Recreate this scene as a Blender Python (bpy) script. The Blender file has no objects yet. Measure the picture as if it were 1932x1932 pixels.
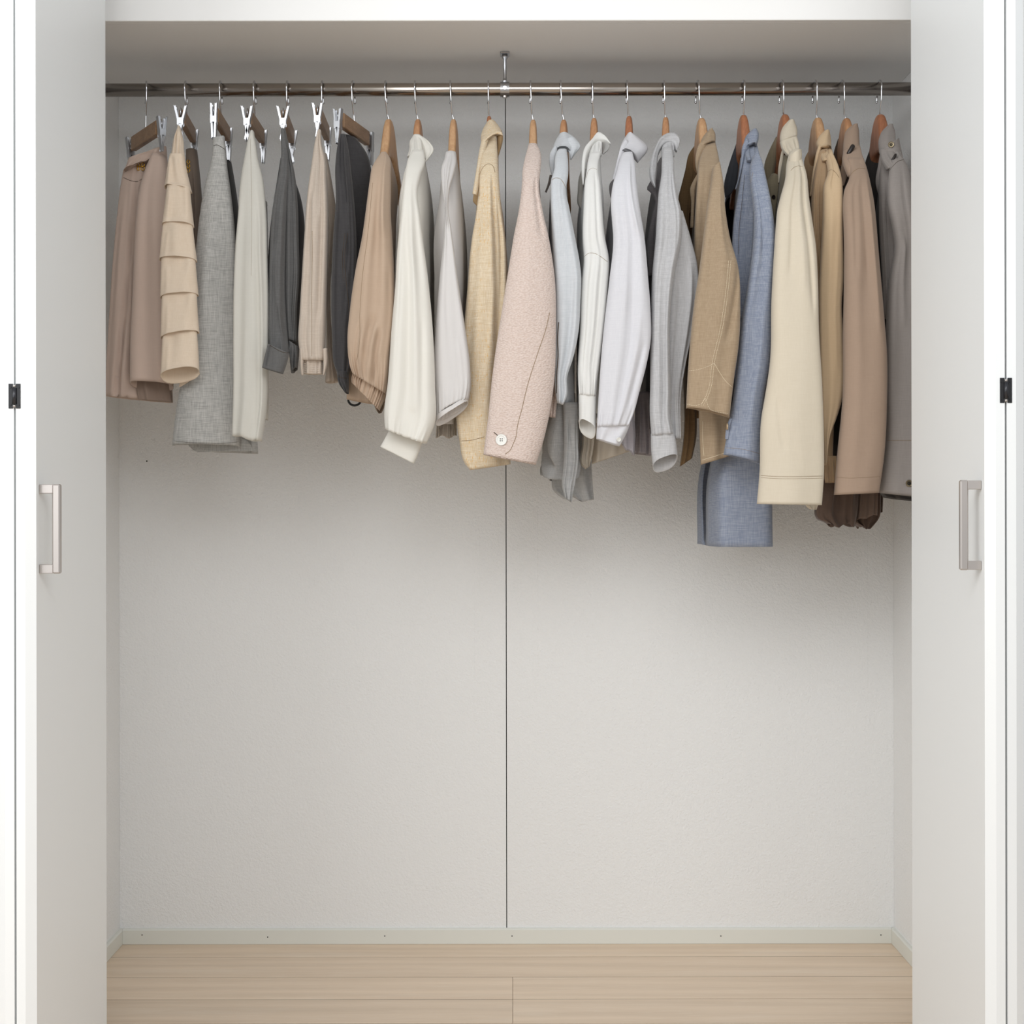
import bpy, math, random
import numpy as np
from mathutils import Vector, Matrix
from mathutils.bvhtree import BVHTree
random.seed(7); rng = np.random.default_rng(7)
SC = bpy.context.scene; COL = SC.collection; R = math.radians; PI = math.pi

# ------------------------------------------------------------------ camera
F = 2820.0; CX = 966.0; CY = 960.0; ZC = 0.985; ROLL = 0.0015
cam_d = bpy.data.cameras.new('camera'); cam = bpy.data.objects.new('camera', cam_d); COL.objects.link(cam)
cam.location = (0, 0, ZC); cam.rotation_euler = (R(90), 0, 0)
cam.rotation_euler = (Matrix.Rotation(R(90), 3, 'X') @ Matrix.Rotation(-ROLL, 3, 'Z')).to_euler()
cam_d.sensor_width = 36; cam_d.lens = F / 1932 * 36; cam_d.shift_y = -(966 - CY) / 1932
cam_d.clip_start = 0.05; SC.camera = cam

# ------------------------------------------------------------------ light
w = bpy.data.worlds.new('world'); SC.world = w; w.use_nodes = True
w.node_tree.nodes['Background'].inputs[0].default_value = (0.93, 0.965, 1.0, 1)
w.node_tree.nodes['Background'].inputs[1].default_value = 0.66
def area(name, loc, rot, sx, sy, e, col=(1, 1, 1)):
    l = bpy.data.lights.new(name, 'AREA'); l.shape = 'RECTANGLE'; l.size = sx; l.size_y = sy; l.energy = e; l.color = col
    o = bpy.data.objects.new(name, l); COL.objects.link(o); o.location = loc; o.rotation_euler = rot; return o
# daylight window on the left, ceiling light, and an added fill on the right
def aim(loc, tgt):
    return (Vector(tgt) - Vector(loc)).to_track_quat('-Z', 'Y').to_euler()
C1 = (-0.45, 0.7, 2.3); area('ceiling_light', C1, aim(C1, (-0.1, 3.0, 0.9)), 3.4, 0.9, 37, (0.98, 0.993, 1))
L1 = (-1.9, 0.5, 1.5); area('window_light_left', L1, aim(L1, (0.5, 2.9, 1.0)), 1.6, 1.5, 22, (0.97, 0.99, 1))
L2 = (1.25, -0.9, 1.8); area('fill_light_right', L2, aim(L2, (-0.1, 3.1, 0.9)), 1.3, 1.1, 5, (0.98, 0.99, 1))  # weak fill added for the left door face, no window here
SC.view_settings.view_transform = 'Standard'; SC.view_settings.look = 'None'
SC.view_settings.exposure = -0.06; SC.view_settings.gamma = 1.0
SC.view_settings.use_curve_mapping = False

# ------------------------------------------------------------------ helpers
def P(px, py, d):
    """point whose image is at photo pixel (px,py), at real distance d"""
    x = px - ROLL * (py - 966); y = py + ROLL * (px - 966)
    return np.array([(x - CX) / F * d, d, ZC - (y - CY) / F * d])
def lin(h):
    h = h.lstrip('#'); c = [int(h[i:i+2], 16) / 255 for i in (0, 2, 4)]
    return tuple((v / 12.92 if v <= 0.04045 else ((v + 0.055) / 1.055) ** 2.4) for v in c) + (1,)
def put(name, verts, faces, mat, parent=None, smooth=True, origin=None):
    me = bpy.data.meshes.new(name)
    v = np.asarray(verts, dtype=float)
    if parent is not None:
        p = parent; off = np.zeros(3)
        while p is not None: off += np.array(p.location); p = p.parent
        v = v - off; oo = None
    else:
        oo = np.array(origin) if origin is not None else v.mean(0) * [1, 1, 0] + [0, 0, v[:, 2].min()]
        v = v - oo
    me.from_pydata(v.tolist(), [], [tuple(int(i) for i in f) for f in faces]); me.update()
    if smooth: me.polygons.foreach_set('use_smooth', [True] * len(me.polygons))
    if mat: me.materials.append(mat)
    o = bpy.data.objects.new(name, me); COL.objects.link(o)
    if parent is not None: o.parent = parent
    else: o.location = oo
    return o
def tag(o, label=None, cat=None, group=None, kind=None):
    if label: o['label'] = label
    if cat: o['category'] = cat
    if group: o['group'] = group
    if kind: o['kind'] = kind
    return o
def empty(name, loc):
    o = bpy.data.objects.new(name, None); COL.objects.link(o); o.location = loc; o.empty_display_size = .05; return o
class MB:
    def __init__(s): s.v = []; s.f = []
    def add(s, vs, fs):
        n = len(s.v); s.v += [tuple(p) for p in vs]; s.f += [tuple(i + n for i in f) for f in fs]; return s
    def box(s, x0, x1, y0, y1, z0, z1, b=0.0, M=None):
        if b <= 0:
            vs = [(x, y, z) for x in (x0, x1) for y in (y0, y1) for z in (z0, z1)]
            fs = [(0, 1, 3, 2), (4, 6, 7, 5), (0, 4, 5, 1), (2, 3, 7, 6), (0, 2, 6, 4), (1, 5, 7, 3)]
        else:
            vs = []; idx = {}
            X, Y, Z = (x0, x1), (y0, y1), (z0, z1)
            for i in (0, 1):
                for j in (0, 1):
                    for k in (0, 1):
                        sx, sy, sz = (1 if i == 0 else -1), (1 if j == 0 else -1), (1 if k == 0 else -1)
                        for a in range(3):
                            p = [X[i], Y[j], Z[k]]
                            for q, sg in enumerate((sx, sy, sz)):
                                if q != a: p[q] += sg * b
                            idx[(i, j, k, a)] = len(vs); vs.append(tuple(p))
            g = lambda i, j, k, a: idx[(i, j, k, a)]
            fs = []
            for i in (0, 1):
                fs.append([g(i, 0, 0, 0), g(i, 1, 0, 0), g(i, 1, 1, 0), g(i, 0, 1, 0)])
                fs.append([g(0, i, 0, 1), g(1, i, 0, 1), g(1, i, 1, 1), g(0, i, 1, 1)])
                fs.append([g(0, 0, i, 2), g(1, 0, i, 2), g(1, 1, i, 2), g(0, 1, i, 2)])
                for j in (0, 1):
                    fs.append([g(i, j, 0, 0), g(i, j, 1, 0), g(i, j, 1, 1), g(i, j, 0, 1)])
                    fs.append([g(i, 0, j, 0), g(i, 1, j, 0), g(i, 1, j, 2), g(i, 0, j, 2)])
                    fs.append([g(0, i, j, 1), g(1, i, j, 1), g(1, i, j, 2), g(0, i, j, 2)])
                    for k in (0, 1): fs.append([g(i, j, k, 0), g(i, j, k, 1), g(i, j, k, 2)])
        if M is not None: vs = [tuple(M @ Vector(v)) for v in vs]
        c = np.mean(np.array(vs), 0); out = []
        for f in fs:
            a, b_, c_ = (np.array(vs[f[q]]) for q in (0, 1, 2)); m = np.mean([vs[q] for q in f], 0)
            out.append(tuple(f) if np.dot(np.cross(b_ - a, c_ - a), m - c) > 0 else tuple(reversed(f)))
        return s.add(vs, out)
    def tube(s, pts, r, n=10, cap=True):
        pts = [np.array(p, float) for p in pts]; m = len(pts); vs = []; fs = []
        rr = r if hasattr(r, '__len__') else [r] * m
        t = pts[1] - pts[0]; t /= np.linalg.norm(t)
        a = np.array([0, 0, 1.]) if abs(t[2]) < .9 else np.array([1., 0, 0]); u = np.cross(t, a); u /= np.linalg.norm(u)
        for i in range(m):
            t = pts[min(i + 1, m - 1)] - pts[max(i - 1, 0)]; t = t / (np.linalg.norm(t) + 1e-12)
            u = u - t * np.dot(u, t); u /= np.linalg.norm(u); w_ = np.cross(t, u)
            for j in range(n):
                q = 2 * PI * j / n; vs.append(pts[i] + rr[i] * (u * math.cos(q) + w_ * math.sin(q)))
        for i in range(m - 1):
            for j in range(n):
                k = (j + 1) % n; fs.append((i * n + j, i * n + k, (i + 1) * n + k, (i + 1) * n + j))
        if cap: fs.append(tuple(range(n - 1, -1, -1))); fs.append(tuple((m - 1) * n + j for j in range(n)))
        return s.add(vs, fs)
    def ball(s, c, r, n=10):
        vs = []; fs = []
        for i in range(n + 1):
            a = PI * i / n
            for j in range(n): q = 2 * PI * j / n; vs.append((c[0] + r * math.sin(a) * math.cos(q), c[1] + r * math.sin(a) * math.sin(q), c[2] + r * math.cos(a)))
        for i in range(n):
            for j in range(n): k = (j + 1) % n; fs.append((i * n + j, (i + 1) * n + j, (i + 1) * n + k, i * n + k))
        return s.add(vs, fs)
    def put(s, name, mat, parent=None, smooth=False, origin=None): return put(name, s.v, s.f, mat, parent, smooth, origin)

# ------------------------------------------------------------------ materials
def new(name):
    m = bpy.data.materials.new(name); m.use_nodes = True; nt = m.node_tree
    return m, nt, nt.nodes['Principled BSDF'], nt.nodes, nt.links
def coords(nt, scale=(1, 1, 1), rot=(0, 0, 0)):
    tc = nt.nodes.new('ShaderNodeTexCoord'); mp = nt.nodes.new('ShaderNodeMapping')
    nt.links.new(tc.outputs['Object'], mp.inputs['Vector']); mp.inputs['Scale'].default_value = scale; mp.inputs['Rotation'].default_value = rot
    return mp.outputs['Vector']
def noise(nt, vec, scale, detail=3, rough=.55):
    n = nt.nodes.new('ShaderNodeTexNoise'); n.inputs['Scale'].default_value = scale; n.inputs['Detail'].default_value = detail
    n.inputs['Roughness'].default_value = rough; nt.links.new(vec, n.inputs['Vector']); return n.outputs['Fac']
def math_(nt, op, a, b=None, clamp=False):
    n = nt.nodes.new('ShaderNodeMath'); n.operation = op; n.use_clamp = clamp
    for i, q in enumerate((a, b)):
        if q is None: continue
        if isinstance(q, (int, float)): n.inputs[i].default_value = q
        else: nt.links.new(q, n.inputs[i])
    return n.outputs[0]
def mixc(nt, fac, a, b):
    n = nt.nodes.new('ShaderNodeMix'); n.data_type = 'RGBA'
    if isinstance(fac, (int, float)): n.inputs[0].default_value = fac
    else: nt.links.new(fac, n.inputs[0])
    for i, q in ((6, a), (7, b)):
        if isinstance(q, tuple): n.inputs[i].default_value = q
        else: nt.links.new(q, n.inputs[i])
    return n.outputs[2]
def ramp(nt, fac, a, b):
    n = nt.nodes.new('ShaderNodeMapRange'); nt.links.new(fac, n.inputs[0]); n.inputs[1].default_value = a; n.inputs[2].default_value = b; return n.outputs[0]
def bump(nt, bsdf, h, strength, dist):
    b = nt.nodes.new('ShaderNodeBump'); b.inputs['Strength'].default_value = strength; b.inputs['Distance'].default_value = dist
    nt.links.new(h, b.inputs['Height']); nt.links.new(b.outputs[0], bsdf.inputs['Normal'])
def plain(name, hx, rough=.5, metal=0, spec=.5, bmp=None):
    m, nt, b, n, l = new(name); b.inputs['Base Color'].default_value = lin(hx); b.inputs['Roughness'].default_value = rough
    b.inputs['Metallic'].default_value = metal; b.inputs['Specular IOR Level'].default_value = spec
    if bmp:
        v = coords(nt); bump(nt, b, noise(nt, v, bmp[0], 3), bmp[1], bmp[2])
    return m
def dye(c, s=.84, k=.95):
    g = .3 * c[0] + .6 * c[1] + .1 * c[2]; return tuple((g + (x - g) * s) * k for x in c[:3]) + (1,)
def fabric(name, hx, hx2=None, slub=.35, weave=900, wb=.35, trans=0.0, alpha=1.0, rough=.9, crumple=.0, fleck=None, boucle=False):
    """woven cloth: warp and weft slubs in colour, fine relief"""
    m, nt, b, n, l = new(name); a = dye(lin(hx)); c2 = dye(lin(hx2)) if hx2 else tuple(x * .82 for x in a[:3]) + (1,)
    warp = noise(nt, coords(nt, (860, 860, 40)), 1, 2); weft = noise(nt, coords(nt, (46, 46, 860)), 1, 2)
    s = math_(nt, 'MULTIPLY', math_(nt, 'ADD', warp, weft), .5)
    big = noise(nt, coords(nt), 14, 3)
    fac = math_(nt, 'MULTIPLY', ramp(nt, s, .36, .64), slub * 1.6, True)
    col = mixc(nt, fac, a, c2)
    col = mixc(nt, math_(nt, 'MULTIPLY', ramp(nt, big, .3, .7), .14), col, c2)
    if fleck:
        fk = noise(nt, coords(nt, (420, 420, 160)), 1, 2); fk = ramp(nt, fk, .58, .72)
        zone = ramp(nt, noise(nt, coords(nt, (10, 10, 7)), 1, 2), .3, .65)
        col = mixc(nt, math_(nt, 'MULTIPLY', fk, zone, True), col, lin(fleck))
    l.new(col, b.inputs['Base Color']); b.inputs['Roughness'].default_value = rough
    b.inputs['Specular IOR Level'].default_value = .15
    b.inputs['Sheen Weight'].default_value = .15; b.inputs['Sheen Roughness'].default_value = .5
    if boucle:
        vo = n.new('ShaderNodeTexVoronoi'); vo.inputs['Scale'].default_value = 1; l.new(coords(nt, (230, 230, 420)), vo.inputs['Vector'])
        h = math_(nt, 'SUBTRACT', 1.0, vo.outputs['Distance']); bump(nt, b, h, .75, .0016)
        col2 = mixc(nt, ramp(nt, vo.outputs['Distance'], .25, .8), col, c2); l.new(col2, b.inputs['Base Color'])
    else:
        h = math_(nt, 'ADD', math_(nt, 'MULTIPLY', s, .6), math_(nt, 'MULTIPLY', noise(nt, coords(nt, (40, 40, 14)), 1, 3), crumple * 8))
        bump(nt, b, h, wb, .0011)
    out = n['Material Output']; sh = b.outputs[0]
    if trans > 0:
        t = n.new('ShaderNodeBsdfTranslucent'); l.new(col, t.inputs[0]); mx = n.new('ShaderNodeMixShader'); mx.inputs[0].default_value = trans
        l.new(sh, mx.inputs[1]); l.new(t.outputs[0], mx.inputs[2]); sh = mx.outputs[0]
    if alpha < 1:
        t = n.new('ShaderNodeBsdfTransparent'); mx = n.new('ShaderNodeMixShader'); mx.inputs[0].default_value = alpha
        l.new(t.outputs[0], mx.inputs[1]); l.new(sh, mx.inputs[2]); sh = mx.outputs[0]
    if sh is not b.outputs[0]: l.new(sh, out.inputs[0])
    return m
def woodmat(name, c1, c2, scale=(60, 6, 60), rough=.42, k=1.0):
    m, nt, b, n, l = new(name); g = noise(nt, coords(nt, scale), 1, 5, .6); g2 = noise(nt, coords(nt, tuple(s * 4 for s in scale)), 1, 3)
    f = ramp(nt, math_(nt, 'ADD', math_(nt, 'MULTIPLY', g, .7), math_(nt, 'MULTIPLY', g2, .3)), .35, .65)
    l.new(mixc(nt, f, dye(lin(c1)), dye(lin(c2))), b.inputs['Base Color']); b.inputs['Roughness'].default_value = rough; bump(nt, b, g2, .1 * k, .0006); return m
def plankmat(name, c1, c2, c3):
    m, nt, b, n, l = new(name); oi = n.new('ShaderNodeObjectInfo')
    tc = n.new('ShaderNodeTexCoord'); va = n.new('ShaderNodeVectorMath'); va.operation = 'ADD'; cm = n.new('ShaderNodeCombineXYZ')
    r_ = math_(nt, 'MULTIPLY', oi.outputs['Random'], 37.0); l.new(r_, cm.inputs[0]); l.new(r_, cm.inputs[1])
    l.new(tc.outputs['Object'], va.inputs[0]); l.new(cm.outputs[0], va.inputs[1])
    def mp(s):
        q = n.new('ShaderNodeMapping'); q.inputs['Scale'].default_value = s; l.new(va.outputs[0], q.inputs['Vector']); return q.outputs[0]
    wob = noise(nt, mp((2.2, 14, 1)), 1, 3)
    g = noise(nt, mp((1.8, 26, 20)), 1, 6, .66); g2 = noise(nt, mp((16, 330, 20)), 1, 4, .6)
    wv = n.new('ShaderNodeTexWave'); wv.bands_direction = 'Y'; wv.inputs['Scale'].default_value = 1; wv.inputs['Distortion'].default_value = 9; wv.inputs['Detail'].default_value = 3
    wv.inputs['Detail Scale'].default_value = 1.3; l.new(mp((.5, 5.5, 1)), wv.inputs['Vector'])
    f = ramp(nt, math_(nt, 'ADD', math_(nt, 'MULTIPLY', g, .8), math_(nt, 'MULTIPLY', wv.outputs['Fac'], .2)), .2, .85)
    col = mixc(nt, f, lin(c1), lin(c2))
    col = mixc(nt, math_(nt, 'MULTIPLY', ramp(nt, g2, .5, .75), .26, True), col, lin(c3))
    col = mixc(nt, math_(nt, 'MULTIPLY', ramp(nt, wob, .55, .8), .3, True), col, lin(c3))
    tone = n.new('ShaderNodeHueSaturation'); l.new(math_(nt, 'ADD', math_(nt, 'MULTIPLY', oi.outputs['Random'], .12), .98), tone.inputs['Value']); l.new(col, tone.inputs['Color']); col = tone.outputs[0]
    l.new(col, b.inputs['Base Color']); b.inputs['Roughness'].default_value = .5; b.inputs['Specular IOR Level'].default_value = .35
    bump(nt, b, g2, .12, .0006); return m
def wallmat(name, hx, amp=.32):
    m, nt, b, n, l = new(name); v = coords(nt)
    h = math_(nt, 'ADD', noise(nt, v, 185, 3, .55), math_(nt, 'MULTIPLY', noise(nt, v, 420, 2), .5))
    wob = noise(nt, v, 5, 2)
    l.new(mixc(nt, math_(nt, 'MULTIPLY', wob, .08), lin(hx), tuple(x * .93 for x in lin(hx)[:3]) + (1,)), b.inputs['Base Color'])
    b.inputs['Roughness'].default_value = .75; b.inputs['Specular IOR Level'].default_value = .3; bump(nt, b, h, amp, .0032); return m

M_wall = wallmat('embossed wallpaper', 'f2f2f1', .6)
M_room = wallmat('room wall paint', 'f2f2f0', .1)
M_door = plain('door laminate', 'f0f2f2', .42, bmp=(40, .02, .001))
M_shelf = plain('shelf board', 'eeedeb', .55, bmp=(60, .03, .001))
M_base = plain('baseboard vinyl', 'e4e4dc', .5)
M_dark = plain('dark gap', '14130f', .9)
M_hole = plain('screw hole', '1a1612', .9)
M_plank = plankmat('oak laminate', 'd2bca4', 'e8d3bb', 'f1e6d6')
M_steel = plain('brushed steel', 'b0a8a0', .21, 1.0)
M_chrome = plain('chrome', 'b4b5b8', .3, 1.0)
M_wire = plain('hook wire steel', 'cfcfd2', .2, 1.0)
M_handle = plain('satin nickel', 'bdb6b1', .34, .75)
M_black = plain('black hinge', '1c1c1e', .35, .3)
M_blackcord = plain('black cord', '0d0d0d', .6)
M_gold = plain('gold trim', 'c79a3c', .25, 1.0)
M_beech = woodmat('light beech', 'c08e5e', 'd8ab78', (70, 70, 8))
M_red = woodmat('reddish beech', 'a4623a', 'c07b4c', (70, 70, 8))
M_mid = woodmat('honey beech', 'b47a4b', 'cf9a66', (70, 70, 8))
M_bar = woodmat('walnut clip bar', '8f6a45', 'ac8258', (70, 8, 70))
M_pearl = plain('pearl button', 'e3e2dc', .3)
M_brownbtn = plain('brown button', '2a2320', .35)
M_horn = plain('horn button', 'b09878', .3)
M_stitchw = plain('pale stitching', 'e6d8bd', .9)
M_stitchd = plain('dark stitching', '4a3e33', .9)
M_stitchm = plain('tan stitching', '8f7a60', .9)
M_brass = plain('antique snap', '8d8068', .3, .9)

# ------------------------------------------------------------------ closet shell
XL, XR, YB, ZT = -0.891, 0.8655, 3.39, 1.9300
YO0, YO1 = 2.715, 2.815           # front wall planes
CEIL = 2.42; OPEN_T = 2.36; OX0, OX1 = -0.812, 0.802
def struct(o): o['kind'] = 'structure'; return o
seam = P(955.2, 1200, YB)[0]
wb = struct(MB().box(XL - .1, XR + .1, YB + .012, YB + .1, -.02, CEIL).put('wall_back', M_dark))
MB().box(XL - .02, seam - .0009, YB, YB + .0119, 0, CEIL - .001, .0008).put('wall_panel', M_wall, wb)
MB().box(seam + .0009, XR + .02, YB, YB + .0119, 0, CEIL - .001, .0008).put('wall_panel', M_wall, wb)
for hx, hy in [(277, 870), (278, 1065), (279, 1236), (279, 1257), (900, 1062), (900.5, 1234), (900.5, 1254), (897, 286), (1009, 1062), (1009.5, 1234),
               (1009.5, 1254), (1632, 1060), (1632.5, 1233), (1632.5, 1253), (1632, 285)]:
    c = P(hx, hy, YB); a = [c + (0, -.0004, 0), c + (0, .0003, 0)]
    MB().tube(a, .0017, 10).put('screw_hole', M_hole, wb)
for hx, y0, y1 in [(278, 1010, 1300), (899, 190, 420), (900, 1000, 1290), (1009, 960, 1290), (1632, 200, 330), (1632, 1020, 1290)]:
    a, b = P(hx, y0, YB), P(hx, y1, YB)
    MB().box(a[0] - .006, a[0] + .006, YB - .0005, YB + .001, b[2], a[2], .0004).put('patched_track', M_wall, wb)
struct(MB().box(XL - .1, XL, YO1, YB - .0005, -.02, CEIL).put('wall_left', M_wall))
struct(MB().box(XR, XR + .1, YO1, YB - .0005, -.02, CEIL).put('wall_right', M_wall))
struct(MB().box(XL - .1, XR + .1, YO0, YB + .1, CEIL, CEIL + .08).put('ceiling', M_room))
wf = MB(); wf.box(-2.6, OX0, YO0, YO1, -.02, 2.6); wf.box(OX1, 2.6, YO0, YO1, -.02, 2.6); wf.box(OX0, OX1, YO0, YO1, OPEN_T, 2.6)
struct(wf.put('wall_front', M_room))
struct(MB().box(OX0, OX0 + .014, YO0 - .008, YO1 + .004, 0.0005, OPEN_T, .002).put('trim_1', M_door))
struct(MB().box(OX1 - .014, OX1, YO0 - .008, YO1 + .004, 0.0005, OPEN_T, .002).put('trim_2', M_door))
struct(MB().box(OX0 + .015, OX1 - .015, YO0 - .008, YO1 + .004, OPEN_T - .02, OPEN_T - .0005, .002).put('trim_3', M_door))
# baseboards with bevelled top
def baseprof(x0, x1):   # along x at back wall
    t = .0085; h = .0345
    v = []; pr = [(YB, 0), (YB - t, 0), (YB - t, h - .003), (YB - t + .003, h), (YB, h)]
    for x in (x0, x1): v += [(x, y, z + .0005) for y, z in pr]
    f = [(0, 1, 2, 3, 4), (9, 8, 7, 6, 5)] + [(i, i + 5, (i + 1) % 5 + 5, (i + 1) % 5) for i in range(5)]
    return v, f
v, f = baseprof(XL + .0087, XR - .0087); bb = struct(put('baseboard_back', v, f, M_base, smooth=False))
for nx, ny in [(268, 1764), (505, 1768), (726, 1766), (966, 1766), (1360, 1766), (1662, 1764)]:
    c = P(nx, ny, YB - .0085); MB().tube([c + (0, -.0004, 0), c + (0, .0003, 0)], .0014, 8).put('nail_hole', M_hole, bb)
for nm, sx, xw in (('baseboard_left', 1, XL), ('baseboard_right', -1, XR)):
    t = .0085; h = .0345; pr = [(0, 0), (t, 0), (t, h - .003), (t - .003, h), (0, h)]
    v = [(xw + sx * a, y, b + .0005) for y in (YO1, YB - .0005) for a, b in pr]
    struct(put(nm, v, [(0, 1, 2, 3, 4), (9, 8, 7, 6, 5)] + [(i, i + 5, (i + 1) % 5 + 5, (i + 1) % 5) for i in range(5)], M_base, smooth=False))
# floor: sub floor and planks
ybs = [YB + .0, 3.287]
while ybs[-1] > 1.2: ybs.append(ybs[-1] - .142)
fb_ = MB().box(-2.6, 2.6, -2.0, YB + .1, -.06, -.0105)
for y_ in ybs[1:]:
    xa, xb = (XL, XR) if y_ > YO1 - .09 else (-1.6, 1.6)
    fb_.box(xa, xb, y_ - .0011, y_ + .0011, -.0106, -.0004)      # dark strips standing in for the shadow in the plank grooves
fl = struct(fb_.put('floor', plain('groove shadow', '6e5a46', .9)))
joint = {2: [0.0], 3: [0.0]}
for r in range(len(ybs) - 1):
    y1, y0 = ybs[r], ybs[r + 1]; js = joint.get(r, [] if r < 2 else [(-.62 + .37 * (r * 5 % 4))])
    inside = y0 > YO1 - .09
    xa, xb = (XL, XR) if inside else (-1.6, 1.6)
    xs = [xa] + js + [xb]
    for i in range(len(xs) - 1):
        MB().box(xs[i] + .0003, xs[i + 1] - .0003, y0 + .0012, y1 - .0012, -.0105, 0, .0005).put('plank', M_plank, fl)
MB().box(-1.6, 1.6, -2.0, ybs[-1] - .001, -.0105, 0).put('floor_field', M_plank, fl)

# shelf
YS = .945 * F / (CY - 38.5)
sh = empty('closet_shelf', (0, 3.1, ZT))
tag(sh, 'wide white built-in closet shelf above the clothes rail', 'shelf')
MB().box(XL + .0006, XR - .0006, YS + .018, YB - .0006, ZT, ZT + .024).put('shelf_board', M_shelf, sh)
MB().box(XL + .0006, XR - .0006, YS, YS + .0178, ZT - .0002, ZT + .06, .0012).put('shelf_lip', M_shelf, sh)

# rail
YR = 3.10; RR = .0135; zr_l = P(966, 169, YR)[2]
rail = empty('clothes_rail', (0, YR, zr_l)); tag(rail, 'brushed steel clothes rail under the shelf, carrying all the hangers', 'clothes rail')
a = np.array([XL + .001, YR, zr_l]); b = np.array([XR - .001, YR, zr_l])
MB().tube([a, b], RR, 40).put('pipe', M_steel, rail, True)
for x0, x1 in ((XL + .0006, XL + .008), (XR - .008, XR - .0006)):
    MB().tube([(x0, YR, zr_l), (x1, YR, zr_l)], .024, 28).put('end_flange', M_chrome, rail)
bx = P(952.5, 130, YR)[0]
br = MB(); br.box(bx - .0095, bx + .0095, YR - .016, YR + .016, ZT - .004, ZT - .0004, .0012)
br.put('mount_plate', M_chrome, rail)
st = MB(); n = 10; pts = [(bx, YR, ZT - .004), (bx, YR, ZT - .010), (bx, YR, ZT - .014), (bx, YR, zr_l + .024), (bx, YR - .001, zr_l + .018), (bx, YR - .004, zr_l + .013)]
st.tube(pts, [.0058, .0058, .0036, .0036, .0042, .006], 14); st.put('support_post', M_chrome, rail, True)
ri = MB(); k = 28; vs = []; fs = []
for i in range(k):
    q = 2 * PI * i / k
    for x, r_ in ((-.0093, RR + .0003), (-.0093, RR + .0022), (.0093, RR + .0022), (.0093, RR + .0003)):
        vs.append((bx + x, YR + r_ * math.cos(q), zr_l + r_ * math.sin(q)))
for i in range(k):
    j = (i + 1) % k
    for c in range(4): d = (c + 1) % 4; fs.append((i * 4 + c, i * 4 + d, j * 4 + d, j * 4 + c))
ri.add(vs, fs).put('ring_clamp', M_chrome, rail)
MB().tube([(bx, YR - RR - .001, zr_l - .001), (bx, YR - RR - .0042, zr_l - .001)], .0042, 16).put('screw', M_chrome, rail)
MB().tube([(bx, YR - .004, zr_l - RR - .001), (bx, YR - .004, zr_l - RR - .0045)], .005, 12).put('screw', M_steel, rail)

# ------------------------------------------------------------------ bifold doors
def door(n, face_x, side, ya, yb, zh0, zh1, hx_px, hinge_py, desc):
    # side: -1 the door stands left of the opening (its face looks right)
    s = side; z0, z1 = .008, OPEN_T - .03; T = .0284; ch = .0145; cd = .009
    root = empty('door_%d' % n, (face_x + s * T, (ya + yb) / 2, 0)); root['kind'] = 'structure'
    def panel(xin, flip):
        # cross-section: xin is the plane with the chamfer, body goes to xin + s*T (or mirrored)
        e = s if not flip else -s
        pr = [(xin, ya + cd), (xin + e * ch, ya), (xin + e * T, ya), (xin + e * T, yb), (xin, yb)]
        v = [(x, y, z) for z in (z0, z1) for x, y in pr]
        f = [tuple(range(5)), tuple(range(9, 4, -1))] + [(i, i + 5, (i + 1) % 5 + 5, (i + 1) % 5) for i in range(5)]
        put('door_panel', v, f, M_door, root, False)
    panel(face_x, False)
    gap = .0032; xo = face_x + s * (2 * T + gap); panel(xo, True)
    gx = face_x + s * (T + gap / 2); MB().box(gx - gap / 2 + .0001, gx + gap / 2 - .0001, ya + .03, yb - .02, z0, z1).put('gap_shade', M_dark, root)  # dark strip set into the open gap as its shade
    # handle
    hy = ya + .026; hz0, hz1 = zh0, zh1; pj = .0325; h = MB(); fx = face_x - s * .0003
    xo_ = fx - s * pj
    hb = MB()
    w0 = .0135
    X = sorted((xo_, xo_ + s * .0125)); hb.box(X[0], X[1], hy - .005, hy + .006, hz0, hz1, .0022)
    X2 = sorted((fx, xo_ + s * .011)); hd = empty('handle', (0, 0, 0)); bpy.data.objects.remove(hd)
    ho = hb.put('handle', M_handle, root)
    for zz in (hz0 + .0005, hz1 - .0145): MB().box(X2[0], X2[1], hy - .0045, hy + .0055, zz, zz + .0138, .0008).put('handle_foot', M_handle, ho)
    # hinge in the gap between the folded panels
    hz = P(966, hinge_py, ya)[2]; W = .0092; H = .019
    hg = MB(); hg.box(gx - W, gx - .0022, ya - .0012, ya - .0002, hz - H, hz + H, .0003); hg.box(gx + .0022, gx + W, ya - .0012, ya - .0002, hz - H, hz + H, .0003)
    ho = hg.put('hinge', M_black, root)
    MB().tube([(gx, ya - .0015, hz - .0125), (gx, ya - .0015, hz + .0125)], .0036, 14).put('hinge_barrel', plain('hinge barrel', '3b3b3e', .3, .6), ho, True)
    for sg in (-1, 1):
        MB().tube([(gx, ya - .0012, hz + sg * .0135), (gx, ya - .0012, hz + sg * .017)], .0024, 10).put('hinge_pin', M_handle, ho, True)
        for q in (-1, 1): MB().tube([(gx + q * .0065, ya - .0013, hz + sg * .0135), (gx + q * .0065, ya - .0021, hz + sg * .0135)], .0018, 10).put('hinge_screw', M_black, ho)
    return root
door(1, -.7334, -1, 2.295, 2.700, P(966, 1081, 2.32)[2], P(966, 912, 2.32)[2], 75, 746, 'left')
door(2, .7219, 1, 2.275, 2.700, P(966, 1077, 2.30)[2], P(966, 907, 2.30)[2], 75, 738, 'right')

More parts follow.
